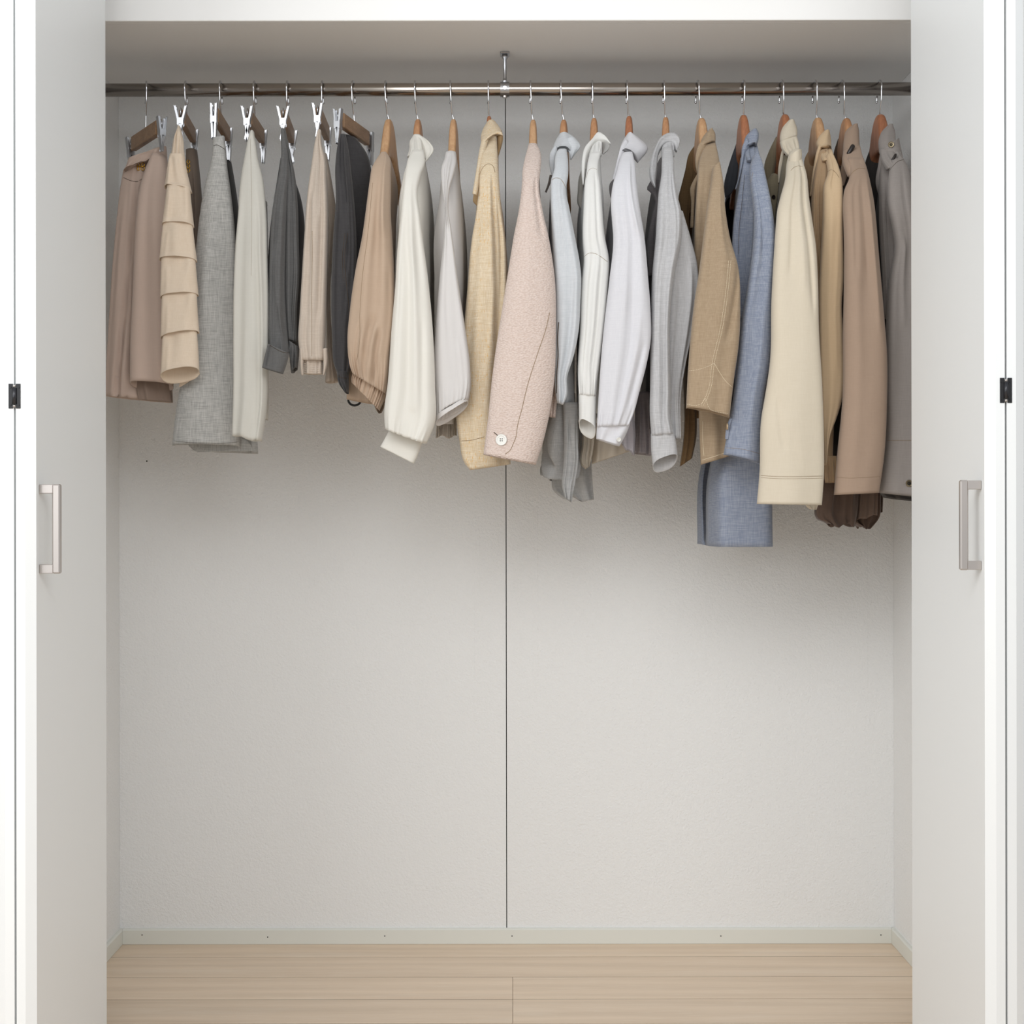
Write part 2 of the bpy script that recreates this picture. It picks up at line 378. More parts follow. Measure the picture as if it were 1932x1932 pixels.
# ------------------------------------------------------------------ cloth builders
def smooth_poly(pts, n):
    pts = np.asarray(pts, float)
    if len(pts) == 1: return np.repeat(pts, n, 0)
    seg = np.linalg.norm(np.diff(pts[:, :2], axis=0), axis=1); t = np.concatenate([[0], np.cumsum(seg)]); t /= t[-1]
    q = np.linspace(0, 1, n); out = np.zeros((n, pts.shape[1]))
    # monotone-ish hermite
    m = np.zeros_like(pts); m[0] = (pts[1] - pts[0]) / (t[1] - t[0]); m[-1] = (pts[-1] - pts[-2]) / (t[-1] - t[-2])
    for i in range(1, len(pts) - 1):
        a = (pts[i] - pts[i-1]) / (t[i] - t[i-1]); b = (pts[i+1] - pts[i]) / (t[i+1] - t[i]); wa = t[i+1] - t[i]; wb_ = t[i] - t[i-1]
        m[i] = (a * wa + b * wb_) / (wa + wb_)
    for k, s in enumerate(q):
        i = min(np.searchsorted(t, s, side='right') - 1, len(pts) - 2); h = t[i+1] - t[i]; x = (s - t[i]) / h
        out[k] = (2*x**3-3*x*x+1)*pts[i] + (x**3-2*x*x+x)*h*m[i] + (-2*x**3+3*x*x)*pts[i+1] + (x**3-x*x)*h*m[i+1]
    return out
def prof(spec, v, default=None):
    if spec is None: spec = default
    if isinstance(spec, (int, float)): return np.full_like(v, float(spec))
    a = np.array(spec, float); return np.interp(v, a[:, 0], a[:, 1])
def sst(a, b, x):
    t = np.clip((x - a) / (b - a), 0, 1); return t * t * (3 - 2 * t)
BVH = {}
def lastbvh(o, V, Fc): BVH[o.name] = BVHTree.FromPolygons([Vector(v) for v in V], Fc)
DS = [(240, 3.075), (262, 3.045), (285, 2.998), (310, 2.955), (345, 2.925), (400, 2.905), (600, 2.89), (1050, 2.875)]
def tube(name, parent, mat, L, Rr, d=DS, dz=0, tf=.018, tb=.018, rows=56, seg=64, folds=(), wave=(3, .0022), waveenv=(.05, .4), opn=True, bulge=0, p=.72,
         gather=None, hemw=0.0, inner=.12, seedo=0, dright=0.0, sag=0.0, closetop=True):
    """hanging cloth tube (sleeve, leg, skirt) between a left and a right outline"""
    rg = np.random.default_rng(abs(hash(name)) % 1000 if False else (len(name) * 131 + int(L[0][0]) + seedo))
    l = smooth_poly([q[:2] for q in L], rows); r = smooth_poly([q[:2] for q in Rr], rows); v = np.linspace(0, 1, rows)
    ym = (l[:, 1] + r[:, 1]) / 2
    if isinstance(d, (int, float)): dd = np.full(rows, float(d))
    else: a = np.array(d, float); dd = np.interp(ym, a[:, 0], a[:, 1])
    dd = dd + (np.interp(v, [0, .3], dz) if hasattr(dz, '__len__') else dz)
    ker = np.ones(5) / 5; dp = np.pad(dd, 2, mode='edge'); dd = np.convolve(dp, ker, 'valid')
    TF, TB = prof(tf, v), prof(tb, v)
    ph = rg.uniform(0, 6.28, 6); kk = wave[0] * rg.uniform(.8, 1.25, 3) * np.array([1, 1.7, .6]); dr = rg.uniform(-1.6, 1.6, 3)
    th = np.arange(seg) * 2 * PI / seg; cu = -np.cos(th); su = np.sin(th)
    U = np.sign(cu) * np.abs(cu) ** p; W = np.abs(su) ** p; SG = np.sign(su)
    V = []; 
    def ring(i, ins=0.0, lift=0.0):
        PL = P(l[i, 0], l[i, 1], dd[i]); PR = P(r[i, 0], r[i, 1], dd[i] + dright); mid = (PL + PR) / 2; hf = (PR - PL) / 2; ln = np.linalg.norm(hf)
        hf = hf * max(.05, 1 - ins / ln); vv = v[i]
        env = sst(waveenv[0], waveenv[1], vv)
        h = np.zeros(seg)
        for k in range(3): h += np.sin(kk[k] * PI * U + ph[k] + dr[k] * vv * 2.2 + (SG < 0) * 1.3) * (1, .5, .6)[k]
        h = h * wave[1] * env
        if gather: g0, gn, ga = gather; h += np.sin(gn * PI * U + 2 * math.sin(5 * vv)) * ga * sst(g0, 1, vv) + np.sin(gn * 1.7 * PI * U + 1) * ga * .5 * sst(g0, 1, vv)
        for (u0, v0, u1, v1, am, wd) in folds:
            if v1 == v0: continue
            t = (vv - v0) / (v1 - v0)
            if -.15 < t < 1.15:
                uc = u0 + (u1 - u0) * t; e = sst(-.12, .15, t) * (1 - sst(.85, 1.12, t)); h += am * e * np.exp(-((U - uc) / wd) ** 2) * (SG >= 0)
        bl = bulge * (1 - U * U)
        tfv = max(TF[i] - ins, .0006); tbv = max(TB[i] - ins, .0006)
        y = np.where(SG >= 0, -W * tfv - h * W ** .5, W * tbv + h * .6 * W ** .5) - bl
        pos = mid[None, :] + U[:, None] * hf[None, :]; pos[:, 1] += y
        sf, sb = sag if hasattr(sag, '__len__') else (sag, sag)
        pos[:, 2] += lift - np.where(SG >= 0, sf, sb) * W ** 1.3 * vv ** 6 + hemw * np.sin(U * 5 + ph[5]) * sst(.8, 1, vv)
        return pos
    for i in range(rows): V.append(ring(i))
    nr = rows
    if opn:
        V.append(ring(rows - 1, .0012, .0004)); nr += 1
        k = max(2, int(rows * inner))
        for q in range(1, k): V.append(ring(rows - 1 - q, .0022)); nr += 1
    V = np.concatenate(V); Fc = []
    for i in range(nr - 1):
        for j in range(seg): k2 = (j + 1) % seg; Fc.append((i * seg + j, i * seg + k2, (i + 1) * seg + k2, (i + 1) * seg + j))
    if closetop: Fc.append(tuple(range(seg - 1, -1, -1)))
    Fc.append(tuple((nr - 1) * seg + j for j in range(seg)))
    Fc = [tuple(reversed(f_)) for f_ in Fc]
    o = put(name, V, Fc, mat, parent); lastbvh(o, V, Fc); return o
def sheet(name, parent, mat, A, B, d=DS, th=.0028, bulge=.006, **kw):
    kw.setdefault('rows', 30); kw.setdefault('seg', 40); kw.setdefault('wave', (2, .0006)); kw.setdefault('p', .5)
    return tube(name, parent, mat, A, B, d=d, tf=th / 2, tb=th / 2, bulge=bulge, opn=False, **kw)
def body(name, parent, mat, rows_, n=50, seg=72, gap=None, wave=(5, .004), yaw=0.0, p=.5, inner=True, hemd=0.0, seedo=0):
    """deep cloth body: rows are (y, xleft, xright, near depth, far depth); gap opens its left side"""
    rg = np.random.default_rng(int(rows_[0][1]) + seedo)
    a = np.array(rows_, float); s = smooth_poly(np.c_[a[:, 1] * 0, a[:, 0], a[:, 1:]], n); s = s[:, 1:]
    ph = rg.uniform(0, 6.28, 4); V = []; v = np.linspace(0, 1, n)
    if gap:
        g0 = np.interp(v, [0, .3, 1], gap[0]); g1 = np.interp(v, [0, .3, 1], gap[1])
    def ring(i, ins=0.0):
        y, xl, xr, dn, df = s[i]; c0 = P(xl, y, dn); c1 = P(xr, y, dn); xm = (c0[0] + c1[0]) / 2; h = max((c1[0] - c0[0]) / 2 - ins, .001); aa = (df - dn) / 2 - ins; ymid = (dn + df) / 2
        if gap: phi = np.linspace(PI + g0[i], 3 * PI - g1[i], seg)
        else: phi = PI / 2 + np.arange(seg) * 2 * PI / seg
        cx = np.cos(phi); sy = np.sin(phi); X = h * np.sign(cx) * np.abs(cx) ** p; Y = aa * np.sign(sy) * np.abs(sy) ** p
        env = sst(.1, .5, v[i]); wv = np.sin(Y / .35 * wave[0] * 2 * PI + ph[0] + v[i] * 2) + .5 * np.sin(Y / .35 * wave[0] * 3.4 * PI + ph[1] - v[i] * 3)
        X = X + wave[1] * env * wv * np.sign(cx + 1e-6) * np.abs(cx) ** .3
        Xn = wave[1] * .8 * env * np.sin(X / max(h, .01) * 4 + ph[2] + v[i] * 2)
        Y2 = Y + Xn * (sy < 0)
        return np.c_[xm + X + yaw * (Y + aa), ymid + Y2, np.full(seg, c0[2]) + hemd * sst(.7, 1, v[i]) * np.sin(phi * 2 + ph[3])]
    for i in range(n): V.append(ring(i))
    nr = n
    if not gap and inner:
        V.append(ring(n - 1, .0014)); nr += 1
        for q in range(2, 7): V.append(ring(n - q, .0026)); nr += 1
    V = np.concatenate(V); Fc = []
    for i in range(nr - 1):
        for j in range(seg - (1 if gap else 0)): k2 = (j + 1) % seg; Fc.append((i * seg + j, i * seg + k2, (i + 1) * seg + k2, (i + 1) * seg + j))
    if not gap: Fc.append(tuple((nr - 1) * seg + j for j in range(seg)))
    o = put(name, V, Fc, mat, parent)
    if gap:
        m = o.modifiers.new('thickness', 'SOLIDIFY'); m.thickness = .0016; m.offset = -1
    lastbvh(o, V, Fc); return o
def hit(pieces, px, py):
    o_ = Vector((0, 0, ZC)); t = Vector(P(px, py, 3.0)) - o_; t.normalize(); best = None
    for q in pieces:
        h = BVH[q.name].ray_cast(o_, t)
        if h[0] is not None and (best is None or h[3] < best[2]): best = (np.array(h[0]), np.array(h[1]), h[3])
    return best
def seamline(pieces, pts, mat, parent, r=.0005, name='seam', dash=None):
    q = smooth_poly(pts, max(8, int(sum(math.dist(pts[i], pts[i+1]) for i in range(len(pts) - 1)) / 3)))
    out = []
    for a in q:
        h = hit(pieces, a[0], a[1])
        if h is not None: out.append(h[0] + np.array([0, -.0001, 0]))
    if len(out) < 3: return None
    m = MB()
    if dash:
        for i in range(0, len(out) - 1, 1): m.tube([out[i], out[i] * .35 + out[i+1] * .65], r, 6)
    else: m.tube(out, r, 6)
    return m.put(name, mat, parent, True)
def button(pieces, px, py, r, mat, parent, name='button', holes=4):
    h = hit(pieces, px, py)
    if h is None: return
    c = h[0] + np.array([0, -.0008, 0]); nn = h[1]; nn = nn if nn[1] < 0 else -nn; nn = nn / np.linalg.norm(nn)
    m = MB(); a = np.cross(nn, [0, 0, 1]); a /= np.linalg.norm(a); b = np.cross(nn, a); k = 22; vs = []; fs = []
    ringspec = [(0, .0), (r * .62, .0), (r * .72, .0007), (r * .92, .0009), (r, .0003), (r, -.0012)]
    for rad, hh in ringspec[1:]:
        for j in range(k): q = 2 * PI * j / k; vs.append(c + nn * (hh + .0012) + rad * (a * math.cos(q) + b * math.sin(q)))
    fs.append(tuple(range(k)))
    for i in range(len(ringspec) - 2):
        for j in range(k): j2 = (j + 1) % k; fs.append((i * k + j, i * k + j2, (i + 1) * k + j2, (i + 1) * k + j))
    o = put(name, vs + [], fs, mat, parent, False)
    if holes:
        m = MB()
        for q in range(holes):
            an = PI / 4 + q * PI / 2; cc = c + nn * .0013 + r * .24 * (a * math.cos(an) + b * math.sin(an)); m.tube([cc, cc + nn * .0002], r * .1, 6)
        m.put('button_holes', M_hole, o)
    return o

# ------------------------------------------------------------------ hangers
def hookpts(dx, dzb):
    """hook wire in local coords: rail centre at the origin; ends at wood top (dx,0,dzb)"""
    rc = RR + .0021; pts = []
    cy, cz = 0.0, 0.0
    pts.append((dx, 0, dzb - .012)); pts.append((dx * .98, 0, dzb)); zb = -.052
    pts.append((dx * .62, -.001, zb)); pts.append((dx * .55, -.003, zb + .004)); pts.append((dx * .38, -.0135, -.026))
    for q in range(0, 13):
        an = R(200 + 0) - 0
        t = q / 12; an = R(205 - 215 * t)      # from front-low, over the top, to back
        pts.append((dx * .25 * (1 - t), (rc + .001) * math.cos(an), .0012 + (rc + .001) * math.sin(an)))
    pts.append((0, .017, -.012)); pts.append((-.0, .0185, -.024))
    return pts
def hooked(root, dx, dzb, yaw):
    pts = hookpts(dx, dzb); sp = smooth_poly3(pts, 70)
    M = Matrix.Rotation(yaw * .5, 3, 'Z'); off = np.array(root.location)
    sp = [np.array(M @ Vector(p)) + off for p in sp]
    o = MB().tube(sp, .00165, 10).put('hook', M_wire, root, True)
    MB().ball(sp[-1], .0027, 10).put('hook_tip', M_wire, o, True)
def smooth_poly3(pts, n):
    pts = np.array(pts, float); seg = np.linalg.norm(np.diff(pts, axis=0), axis=1); t = np.concatenate([[0], np.cumsum(seg)]); t /= t[-1]
    q = np.linspace(0, 1, n * 3); lin_ = np.stack([np.interp(q, t, pts[:, i]) for i in range(3)], 1)
    k = np.ones(7) / 7; pad = np.pad(lin_, ((3, 3), (0, 0)), mode='edge'); sm = np.stack([np.convolve(pad[:, i], k, 'valid') for i in range(3)], 1)
    return sm[::3]
ZR = zr_l
def wooden_hanger(xt, xb, yb_, mat, label, yaw=0.0, hw=.0078):
    X0 = P(xt, 170, YR)[0]; bot = P(xb, yb_, YR); dx, dzb = bot[0] - X0, bot[2] - ZR
    zoff = ROLL * 0
    root = empty('wooden_hanger', (X0, YR, ZR)); tag(root, label, 'hanger', 'wooden hangers on the clothes rail')
    yw = R(yaw); hooked(root, dx, dzb, yw)
    S = [(0, 0, .082, hw), (.007, -.001, .082, hw), (.013, -.004, .080, hw), (.019, -.012, .074, hw * 1.03), (.026, -.028, .062, hw * 1.05), (.036, -.056, .042, hw * 1.06), (.052, -.083, .031, hw), (.075, -.110, .026, hw * .95), (.1, -.134, .022, .0075), (.12, -.152, .019, .007), (.128, -.160, .012, .0055), (.131, -.164, .006, .003)]
    S2 = [(-a, b, c, e) for a, b, c, e in S[1:]][::-1] + S
    S2 = np.array(S2); q = np.linspace(0, 1, 64); t = np.linspace(0, 1, len(S2)); sm = np.stack([np.interp(q, t, S2[:, i]) for i in range(4)], 1)
    seg = 24; V = []; M = Matrix.Rotation(yw, 3, 'Z')
    for a, zt, h, hwid in sm:
        for j in range(seg):
            an = 2 * PI * j / seg; cx = math.cos(an); cz = math.sin(an)
            x = hwid * math.copysign(abs(cx) ** .62, cx); z = zt - h / 2 + h / 2 * math.copysign(abs(cz) ** .72, cz)
            xc = 0.018 * (a / .2) ** 2 * 0
            pnt = M @ Vector((x + xc, a, 0)); V.append((X0 + dx + pnt.x, YR + pnt.y, ZR + dzb + z))
    n = len(sm); Fc = [(i * seg + j, (i + 1) * seg + j, (i + 1) * seg + (j + 1) % seg, i * seg + (j + 1) % seg) for i in range(n - 1) for j in range(seg)]
    Fc += [tuple(range(seg)), tuple((n - 1) * seg + j for j in range(seg - 1, -1, -1))]
    Fc = [tuple(reversed(f_)) for f_ in Fc]
    put('hanger_body', V, Fc, mat, root)
    return root
def clip_hanger(xt, xb, yb_, yaw, label, spread=(9, 9), half=.08, tilt=0):
    X0 = P(xt, 170, YR)[0]; bot = P(xb, yb_, YR); dx, dzb = bot[0] - X0, bot[2] - ZR
    root = empty('clip_hanger', (X0, YR, ZR)); tag(root, label, 'hanger', 'clip hangers on the clothes rail')
    hooked(root, dx, dzb, R(yaw)); c = Vector((X0 + dx, YR, ZR + dzb)); M = Matrix.Translation(c) @ Matrix.Rotation(R(yaw), 4, 'Z') @ Matrix.Rotation(R(tilt), 4, 'X')
    MB().box(-.0062, .0062, -half, half, -.030, .0, .0016, M).put('wooden_bar', M_bar, root)
    for sy, sp in ((-1, spread[0]), (1, spread[1])):
        cy = sy * (half + .020); cl = empty('clip', (0, 0, 0)); cl.parent = root; cl.location = (0, 0, 0)
        wl = MB(); loop = [(0, sy * (half - .001), -.011), (0, sy * (half + .006), -.004), (0, sy * (half + .013), .000), (0, sy * (half + .0205), -.004), (0, sy * (half + .021), -.016), (0, sy * (half + .014), -.020), (0, sy * (half + .005), -.013)]
        wl.tube([np.array(M @ Vector(q)) for q in smooth_poly3(loop, 16)], .0013, 8).put('wire_loop', M_wire, cl, True)
        for s in (-1, 1):
            J = M @ Matrix.Translation((0, cy, -.030)) @ Matrix.Rotation(R(s * sp), 4, 'Y')
            jb = MB(); o_ = s * .0052
            jb.box(o_ - .0009, o_ + .0009, -.0068, .0068, -.038, .034, .0005, J)
            for e in (-1, 1): jb.box(min(o_, o_ - s * .0035), max(o_, o_ - s * .0035), e * .0064 - .0005, e * .0064 + .0005, -.036, .032, 0, J)
            jb.put('jaw', M_chrome, cl)
        for e in (-1, 1):
            wv = [(-.0062, e * .0078, -.020), (-.0025, e * .0078, -.0235), (.0025, e * .0078, -.0235), (.0062, e * .0078, -.020), (.0062, e * .0078, -.037), (.0042, e * .0078, -.039), (.0026, e * .0078, -.0365), (0, e * .0078, -.035), (-.0026, e * .0078, -.0365), (-.0042, e * .0078, -.039), (-.0062, e * .0078, -.037)]
            k = len(wv); a_ = [np.array(M @ Vector((q[0], cy + q[1] - .0005, q[2]))) for q in wv]; b_ = [np.array(M @ Vector((q[0], cy + q[1] + .0005, q[2]))) for q in wv]
            put('web', a_ + b_, [tuple(range(k)), tuple(range(2 * k - 1, k - 1, -1))] + [(i, i + k, (i + 1) % k + k, (i + 1) % k) for i in range(k)], M_chrome, cl, False)
        MB().tube([np.array(M @ Vector((0, cy - .006, -.029))), np.array(M @ Vector((0, cy + .006, -.029)))], .0034, 12).put('spring', M_wire, cl, True)
    return root

# ------------------------------------------------------------------ hangers on the rail
clip_hanger(276, 275, 243, 32, 'clip hanger twisted on the rail, first at the far left end', (7, 7))
clip_hanger(350, 354, 225, 4, 'clip hanger holding the cream tiered skirt', (13, 6), .077)
clip_hanger(416, 418, 222, 2, 'clip hanger holding the long grey melange skirt, jaws upright', (2, 4), .077)
clip_hanger(480, 482, 226, 0, 'clip hanger holding the ivory skirt', (11, 5), .077)
clip_hanger(542, 543, 226, 3, 'clip hanger holding the charcoal cuffed trousers', (13, 10), .077)
clip_hanger(608, 609, 221, 1, 'clip hanger holding the beige pleated trousers', (9, 4), .077)
clip_hanger(666, 669, 231, -14, 'clip hanger holding the dark jeans, its wooden bar in view', (5, 2), .077)
WH = [(727, 734, 225, M_beech, 'pale wooden hanger with bare neck above the tan blouse', -9, .0085), (782, 789, 225, M_mid, 'wooden hanger in the ivory blouse with pointed collar', -3, .0078),
      (849, 856, 225, M_beech, 'wooden hanger with long bare neck in the white collarless blouse', -3, .0078), (921, 923, 219, M_red, 'reddish wooden hanger just left of the rail bracket', 0, .0062),
      (1000, 1006, 226, M_beech, 'pale wooden hanger with long bare neck in the pink jacket', -2, .0078), (1057, 1064, 226, M_mid, 'wooden hanger in the pale blue-grey shirt', -6, .0078),
      (1117, 1121, 223, M_mid, 'wooden hanger in the white shirt with the folded collar', -5, .0078), (1182, 1187, 219, M_red, 'reddish wooden hanger in the white shirt with the buttoned cuff', -6, .0078),
      (1252, 1256, 221, M_mid, 'wooden hanger in the light grey shirt', -6, .0076), (1315, 1323, 223, M_beech, 'pale wooden hanger in the olive-brown jacket with white stitching', 3, .0095),
      (1403, 1402, 217, M_red, 'dark red-brown wooden hanger in the blue chambray jacket', 2, .009), (1474, 1480, 216, M_red, 'brown wooden hanger in the cream jacket', 4, .0095),
      (1537, 1542, 222, M_beech, 'pale wooden hanger in the golden tan jacket', 5, .0095), (1587, 1596, 223, M_mid, 'honey-coloured wooden hanger in the brown jacket', 5, .0085),
      (1659, 1660, 216, M_red, 'reddish wooden hanger in the grey jacket by the right door', 5, .0105)]
for q in WH: wooden_hanger(q[0], q[1], q[2], q[3], q[4], q[5], q[6])

def garment(name, x, label, cat, group=None):
    p = P(x, 260, YR); return tag(empty(name, p), label, cat, group)

# ------------------------------------------------------------------ 1 taupe skirt
m = fabric('taupe crepe', 'd2b8a7', slub=.12, wb=.15); mi = fabric('taupe crepe inside', '9d8676', slub=.12, wb=.15)
g = garment('skirt', 277, 'taupe pleated skirt with gold ornament, far left of the rail', 'skirt')
D1 = [(280, 3.06), (330, 3.045), (420, 3.02), (760, 3.0)]
k1 = tube('back_panel', g, m, [(233, 322), (228, 350), (222, 400), (214, 480), (207, 580), (201, 680), (198, 747)], [(300, 300), (305, 340), (310, 420), (318, 560), (322, 700), (324, 759)],
     d=[(300, 3.09), (400, 3.06), (760, 3.03)], tf=.014, tb=.05, wave=(3, .004), folds=[(-.15, .05, -.62, 1, -.012, .05), (-.35, .05, -.72, 1, .006, .06), (.3, 0, -.28, 1, -.014, .05), (.05, 0, -.45, 1, .008, .07)], seedo=3)
k2 = tube('waistband', g, m, [(243, 299), (238, 312), (233, 326)], [(313, 276), (314.5, 288), (315, 299)], d=[(270, 3.05), (330, 3.06)], tf=.010, tb=.022, folds=[(-.05, 0, .05, 1, -.006, .25), (.6, 0, .6, 1, .006, .3)], rows=18, opn=False, sag=-.012)
k3 = tube('front_panel', g, m, [(288, 293), (276, 320), (266, 350), (259, 400), (254, 480), (250, 580), (247, 650), (246.5, 724)], [(314, 296), (318, 330), (320, 380), (324, 480), (326, 600), (327, 730)],
     d=D1, tf=.024, tb=.02, wave=(1.5, .0025), folds=[(-.2, .0, -.35, 1, -.002, .2)], inner=.2, sag=(-.006, .01))
tube('inner_pleat', g, mi, [(262, 700), (258, 725), (259, 741), (262, 754)], [(318, 700), (322, 730), (324, 750), (325, 759)], d=3.02, tf=.01, tb=.016, rows=24, folds=[(.1, 0, .3, 1, -.006, .2)])
seamline([k1, k2], [(233, 335), (247, 341), (260, 342), (272, 334), (280, 326)], M_stitchd, g, .0005)
gp = hit([k2, k1], 267, 315)[0]
gm = MB()
for dx in (-.005, .004):
    for e in (-1, 1):
        pts = [gp + np.array([dx + .0028 * math.sin(q) , -.004, .004 * e + .0042 * math.cos(q)]) for q in np.linspace(0, 2 * PI, 14)]; gm.tube(pts, .0009, 6)
gm.tube([gp + (-.009, -.004, 0), gp + (.009, -.004, .001)], .0011, 8); gm.put('gold_ornament', M_gold, g, True)

# ------------------------------------------------------------------ 2 tiered skirt
m = fabric('cream chiffon', 'f3dec4', 'e7cdae', slub=.3, wb=.2, trans=.12)
g = garment('skirt', 351, 'cream skirt of stacked ruffle tiers, hanging second from the left', 'skirt')
top = tube('waistband', g, m, [(337, 238), (333, 248), (329, 258), (324, 284), (321, 300)], [(339, 238), (343, 252), (346, 266), (347, 285), (349, 300)], d=[(238, 2.985), (300, 2.965)], tf=.009, tb=.012, rows=24, folds=[(0, 0, .1, 1, .003, .3)])
TI = [((321, 292), (316, 320), (311, 356), (347, 292), (352, 320), (362, 364), 2.955), ((316, 346), (312, 385), (307, 427), (358, 352), (361, 385), (366, 429), 2.945),
      ((309, 415), (305, 450), (301.5, 492), (363, 418), (366, 450), (371.5, 494), 2.94), ((305, 480), (304, 520), (303, 564), (368, 484), (371, 520), (374.5, 558), 2.936),
      ((306, 548), (305, 590), (304, 640), (371, 552), (373, 590), (376, 628), 2.932), ((308, 618), (306, 660), (304, 712), (371, 622), (374, 660), (376, 700), 2.93)]
for i, (a, b, c, e, f_, h, dd) in enumerate(TI[::-1]):
    last = i == 0
    tube('tier', g, m, [a, b, c], [e, f_, h], d=dd - .012, tf=[(0, .014), (.85, .02), (1, .025)], tb=[(0, .014), (1, .018)], rows=34, wave=(1.2, .0018), sag=(-.010, .015) if last else (-.006, 0), waveenv=(0, .2), folds=[(-.55, .3, -.6, 1, .0025, .12), (.45, 0, .5, .8, -.0015, .2)], seedo=i, inner=.5 if last else .15)
sheet('inner_hem', g, m, [(336, 690), (339, 718), (338, 731)], [(374, 690), (376, 700), (377, 706)], d=2.955, bulge=-.006)
ml = fabric('taupe lining', '8c7b6c', slub=.15, wb=.15)
fb = tube('lining', g, ml, [(352, 285), (352, 330), (354, 380), (352, 440), (350, 560)], [(371, 283), (376, 325), (381, 380), (384, 440), (384, 560)], d=[(285, 3.19), (600, 3.14)], tf=.02, tb=.02, wave=(2, .004))
gp = hit([fb], 356, 306)[0]; gm = MB()
for e in (0, .009, .018): gm.tube([gp + np.array([.003 * math.sin(q), -.003, -e + .004 * math.cos(q)]) for q in np.linspace(0, 2 * PI, 12)], .0009, 6)
gm.put('gold_ornament', M_gold, g, True)

# ------------------------------------------------------------------ 3 grey skirt
m = fabric('grey melange', 'cccac5', '9b9a96', slub=.6, wb=.3); md = fabric('dark charcoal cloth', '3b3937', slub=.1)
g = garment('skirt', 417, 'long grey melange wrap skirt, third from the left, reaching lowest of the skirts', 'skirt')
tube('far_side', g, md, [(410, 282), (420, 330), (425, 400), (430, 480)], [(432, 285), (440, 330), (450, 400), (456, 480)], d=[(285, 3.22), (480, 3.17)], tf=.03, tb=.02)  # far side of the skirt, much darker than the front panel
tube('back_hem', g, m, [(345, 700), (350, 780), (364, 850)], [(474, 700), (481, 800), (485, 855)], d=3.06, tf=.015, tb=.06, rows=30, wave=(2, .004), folds=[(.6, 0, .75, 1, -.006, .06), (.85, 0, .9, 1, .004, .04)])
k = tube('skirt_panel', g, m, [(402, 262), (402, 275), (399, 304), (391, 335), (383, 371), (377, 410), (371, 465), (362, 560), (351, 650), (340, 730), (331, 790), (325.5, 841)],
     [(423, 257), (425, 280), (428, 314), (434, 355), (440, 405), (444, 450), (446, 540), (448, 640), (450, 740), (452, 810), (451.5, 843)],
     d=[(260, 3.0), (330, 2.995), (500, 2.99), (850, 2.985)], tf=[(0, .01), (.2, .018), (1, .024)], tb=.02, rows=90, seg=80, wave=(1, .003), folds=[(.6, .3, .75, 1, -.003, .2), (-.3, .3, -.6, 1, .004, .35)], inner=.06, sag=-.003)
sheet('inner_flap', g, m, [(345, 825), (360, 845), (372, 853)], [(452, 825), (470, 835), (477, 851)], d=3.0, bulge=.004)
seamline([k], [(403, 275), (409, 273.5), (417, 277), (424, 282)], M_stitchd, g, .0006)
seamline([k], [(329, 832), (370, 836), (410, 837), (448, 834)], M_stitchd, g, .0003)

# ------------------------------------------------------------------ 4 ivory skirt
m = fabric('ivory crepe', 'dad6cb', 'c8c4b7', slub=.12, wb=.15, trans=.05)
g = garment('skirt', 481, 'ivory straight skirt, fourth from the left, beside the charcoal trousers', 'skirt')
tube('back_layer', g, m, [(466, 400), (464, 600), (462, 785)], [(503, 380), (506, 600), (505, 792)], d=3.1, tf=.02, tb=.03, rows=30)
k = tube('skirt_panel', g, m, [(474, 247), (470, 256), (465, 280), (460, 305), (453, 355), (450, 405), (446, 452), (442, 535), (441, 639), (441, 742), (438.5, 821)],
     [(478, 247), (482, 268), (488, 305), (495, 332), (500, 371), (503, 410), (504.5, 483), (507, 571), (506, 680), (503, 770), (494, 835)],
     d=[(247, 2.985), (340, 2.96), (500, 2.94), (840, 2.93)], tf=[(0, .008), (.2, .018), (1, .022)], tb=.016, rows=80, wave=(1.6, .003),
     folds=[(.35, .25, .62, 1, -.006, .13), (.6, .3, .8, 1, .005, .1), (.0, .15, .05, .9, -.0012, .05)], hemw=.002)
seamline([k], [(472, 262), (474, 330), (475, 420), (474, 520)], M_stitchm, g, .0002)

# ------------------------------------------------------------------ 5 charcoal trousers
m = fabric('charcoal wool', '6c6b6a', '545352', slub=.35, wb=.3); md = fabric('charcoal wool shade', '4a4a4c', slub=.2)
g = garment('trousers', 542, 'charcoal trousers with turned-up cuffs, hanging fifth from the left', 'trousers')
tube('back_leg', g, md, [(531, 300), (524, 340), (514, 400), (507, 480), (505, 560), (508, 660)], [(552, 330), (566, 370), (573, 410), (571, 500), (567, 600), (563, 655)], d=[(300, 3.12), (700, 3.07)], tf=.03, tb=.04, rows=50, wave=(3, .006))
ka = tube('leg', g, m, [(530.5, 243), (530, 262), (531, 290), (528, 320), (521, 360), (514, 405), (511, 450), (508, 560), (508, 640), (510, 668)],
     [(536.5, 243), (541, 270), (544, 300), (545, 330), (542, 370), (540, 410), (538, 480), (537, 540), (541, 620), (545.5, 668)], d=[(243, 2.985), (400, 2.955), (700, 2.935)],
     tf=[(0, .006), (.3, .016), (1, .018)], tb=.016, rows=80, wave=(2, .003), folds=[(.3, .1, -.1, .5, -.004, .15), (-.2, .55, .5, .92, .004, .2), (.1, .8, .6, .97, -.005, .12)], opn=False)
kb = tube('leg', g, m, [(535, 244), (540, 290), (541, 330), (539, 400), (537, 480), (538, 560), (543, 640)], [(537.5, 243), (550, 300), (556, 330), (561, 380), (563, 450), (564, 520), (559, 600), (561, 646)], d=[(243, 2.995), (400, 2.975), (700, 2.96)],
     tf=[(0, .006), (.3, .02), (1, .02)], tb=.016, rows=70, wave=(2.5, .004), folds=[(.25, .05, .4, 1, -.012, .09), (-.45, .1, -.4, .9, -.006, .08)], opn=False, seedo=4)
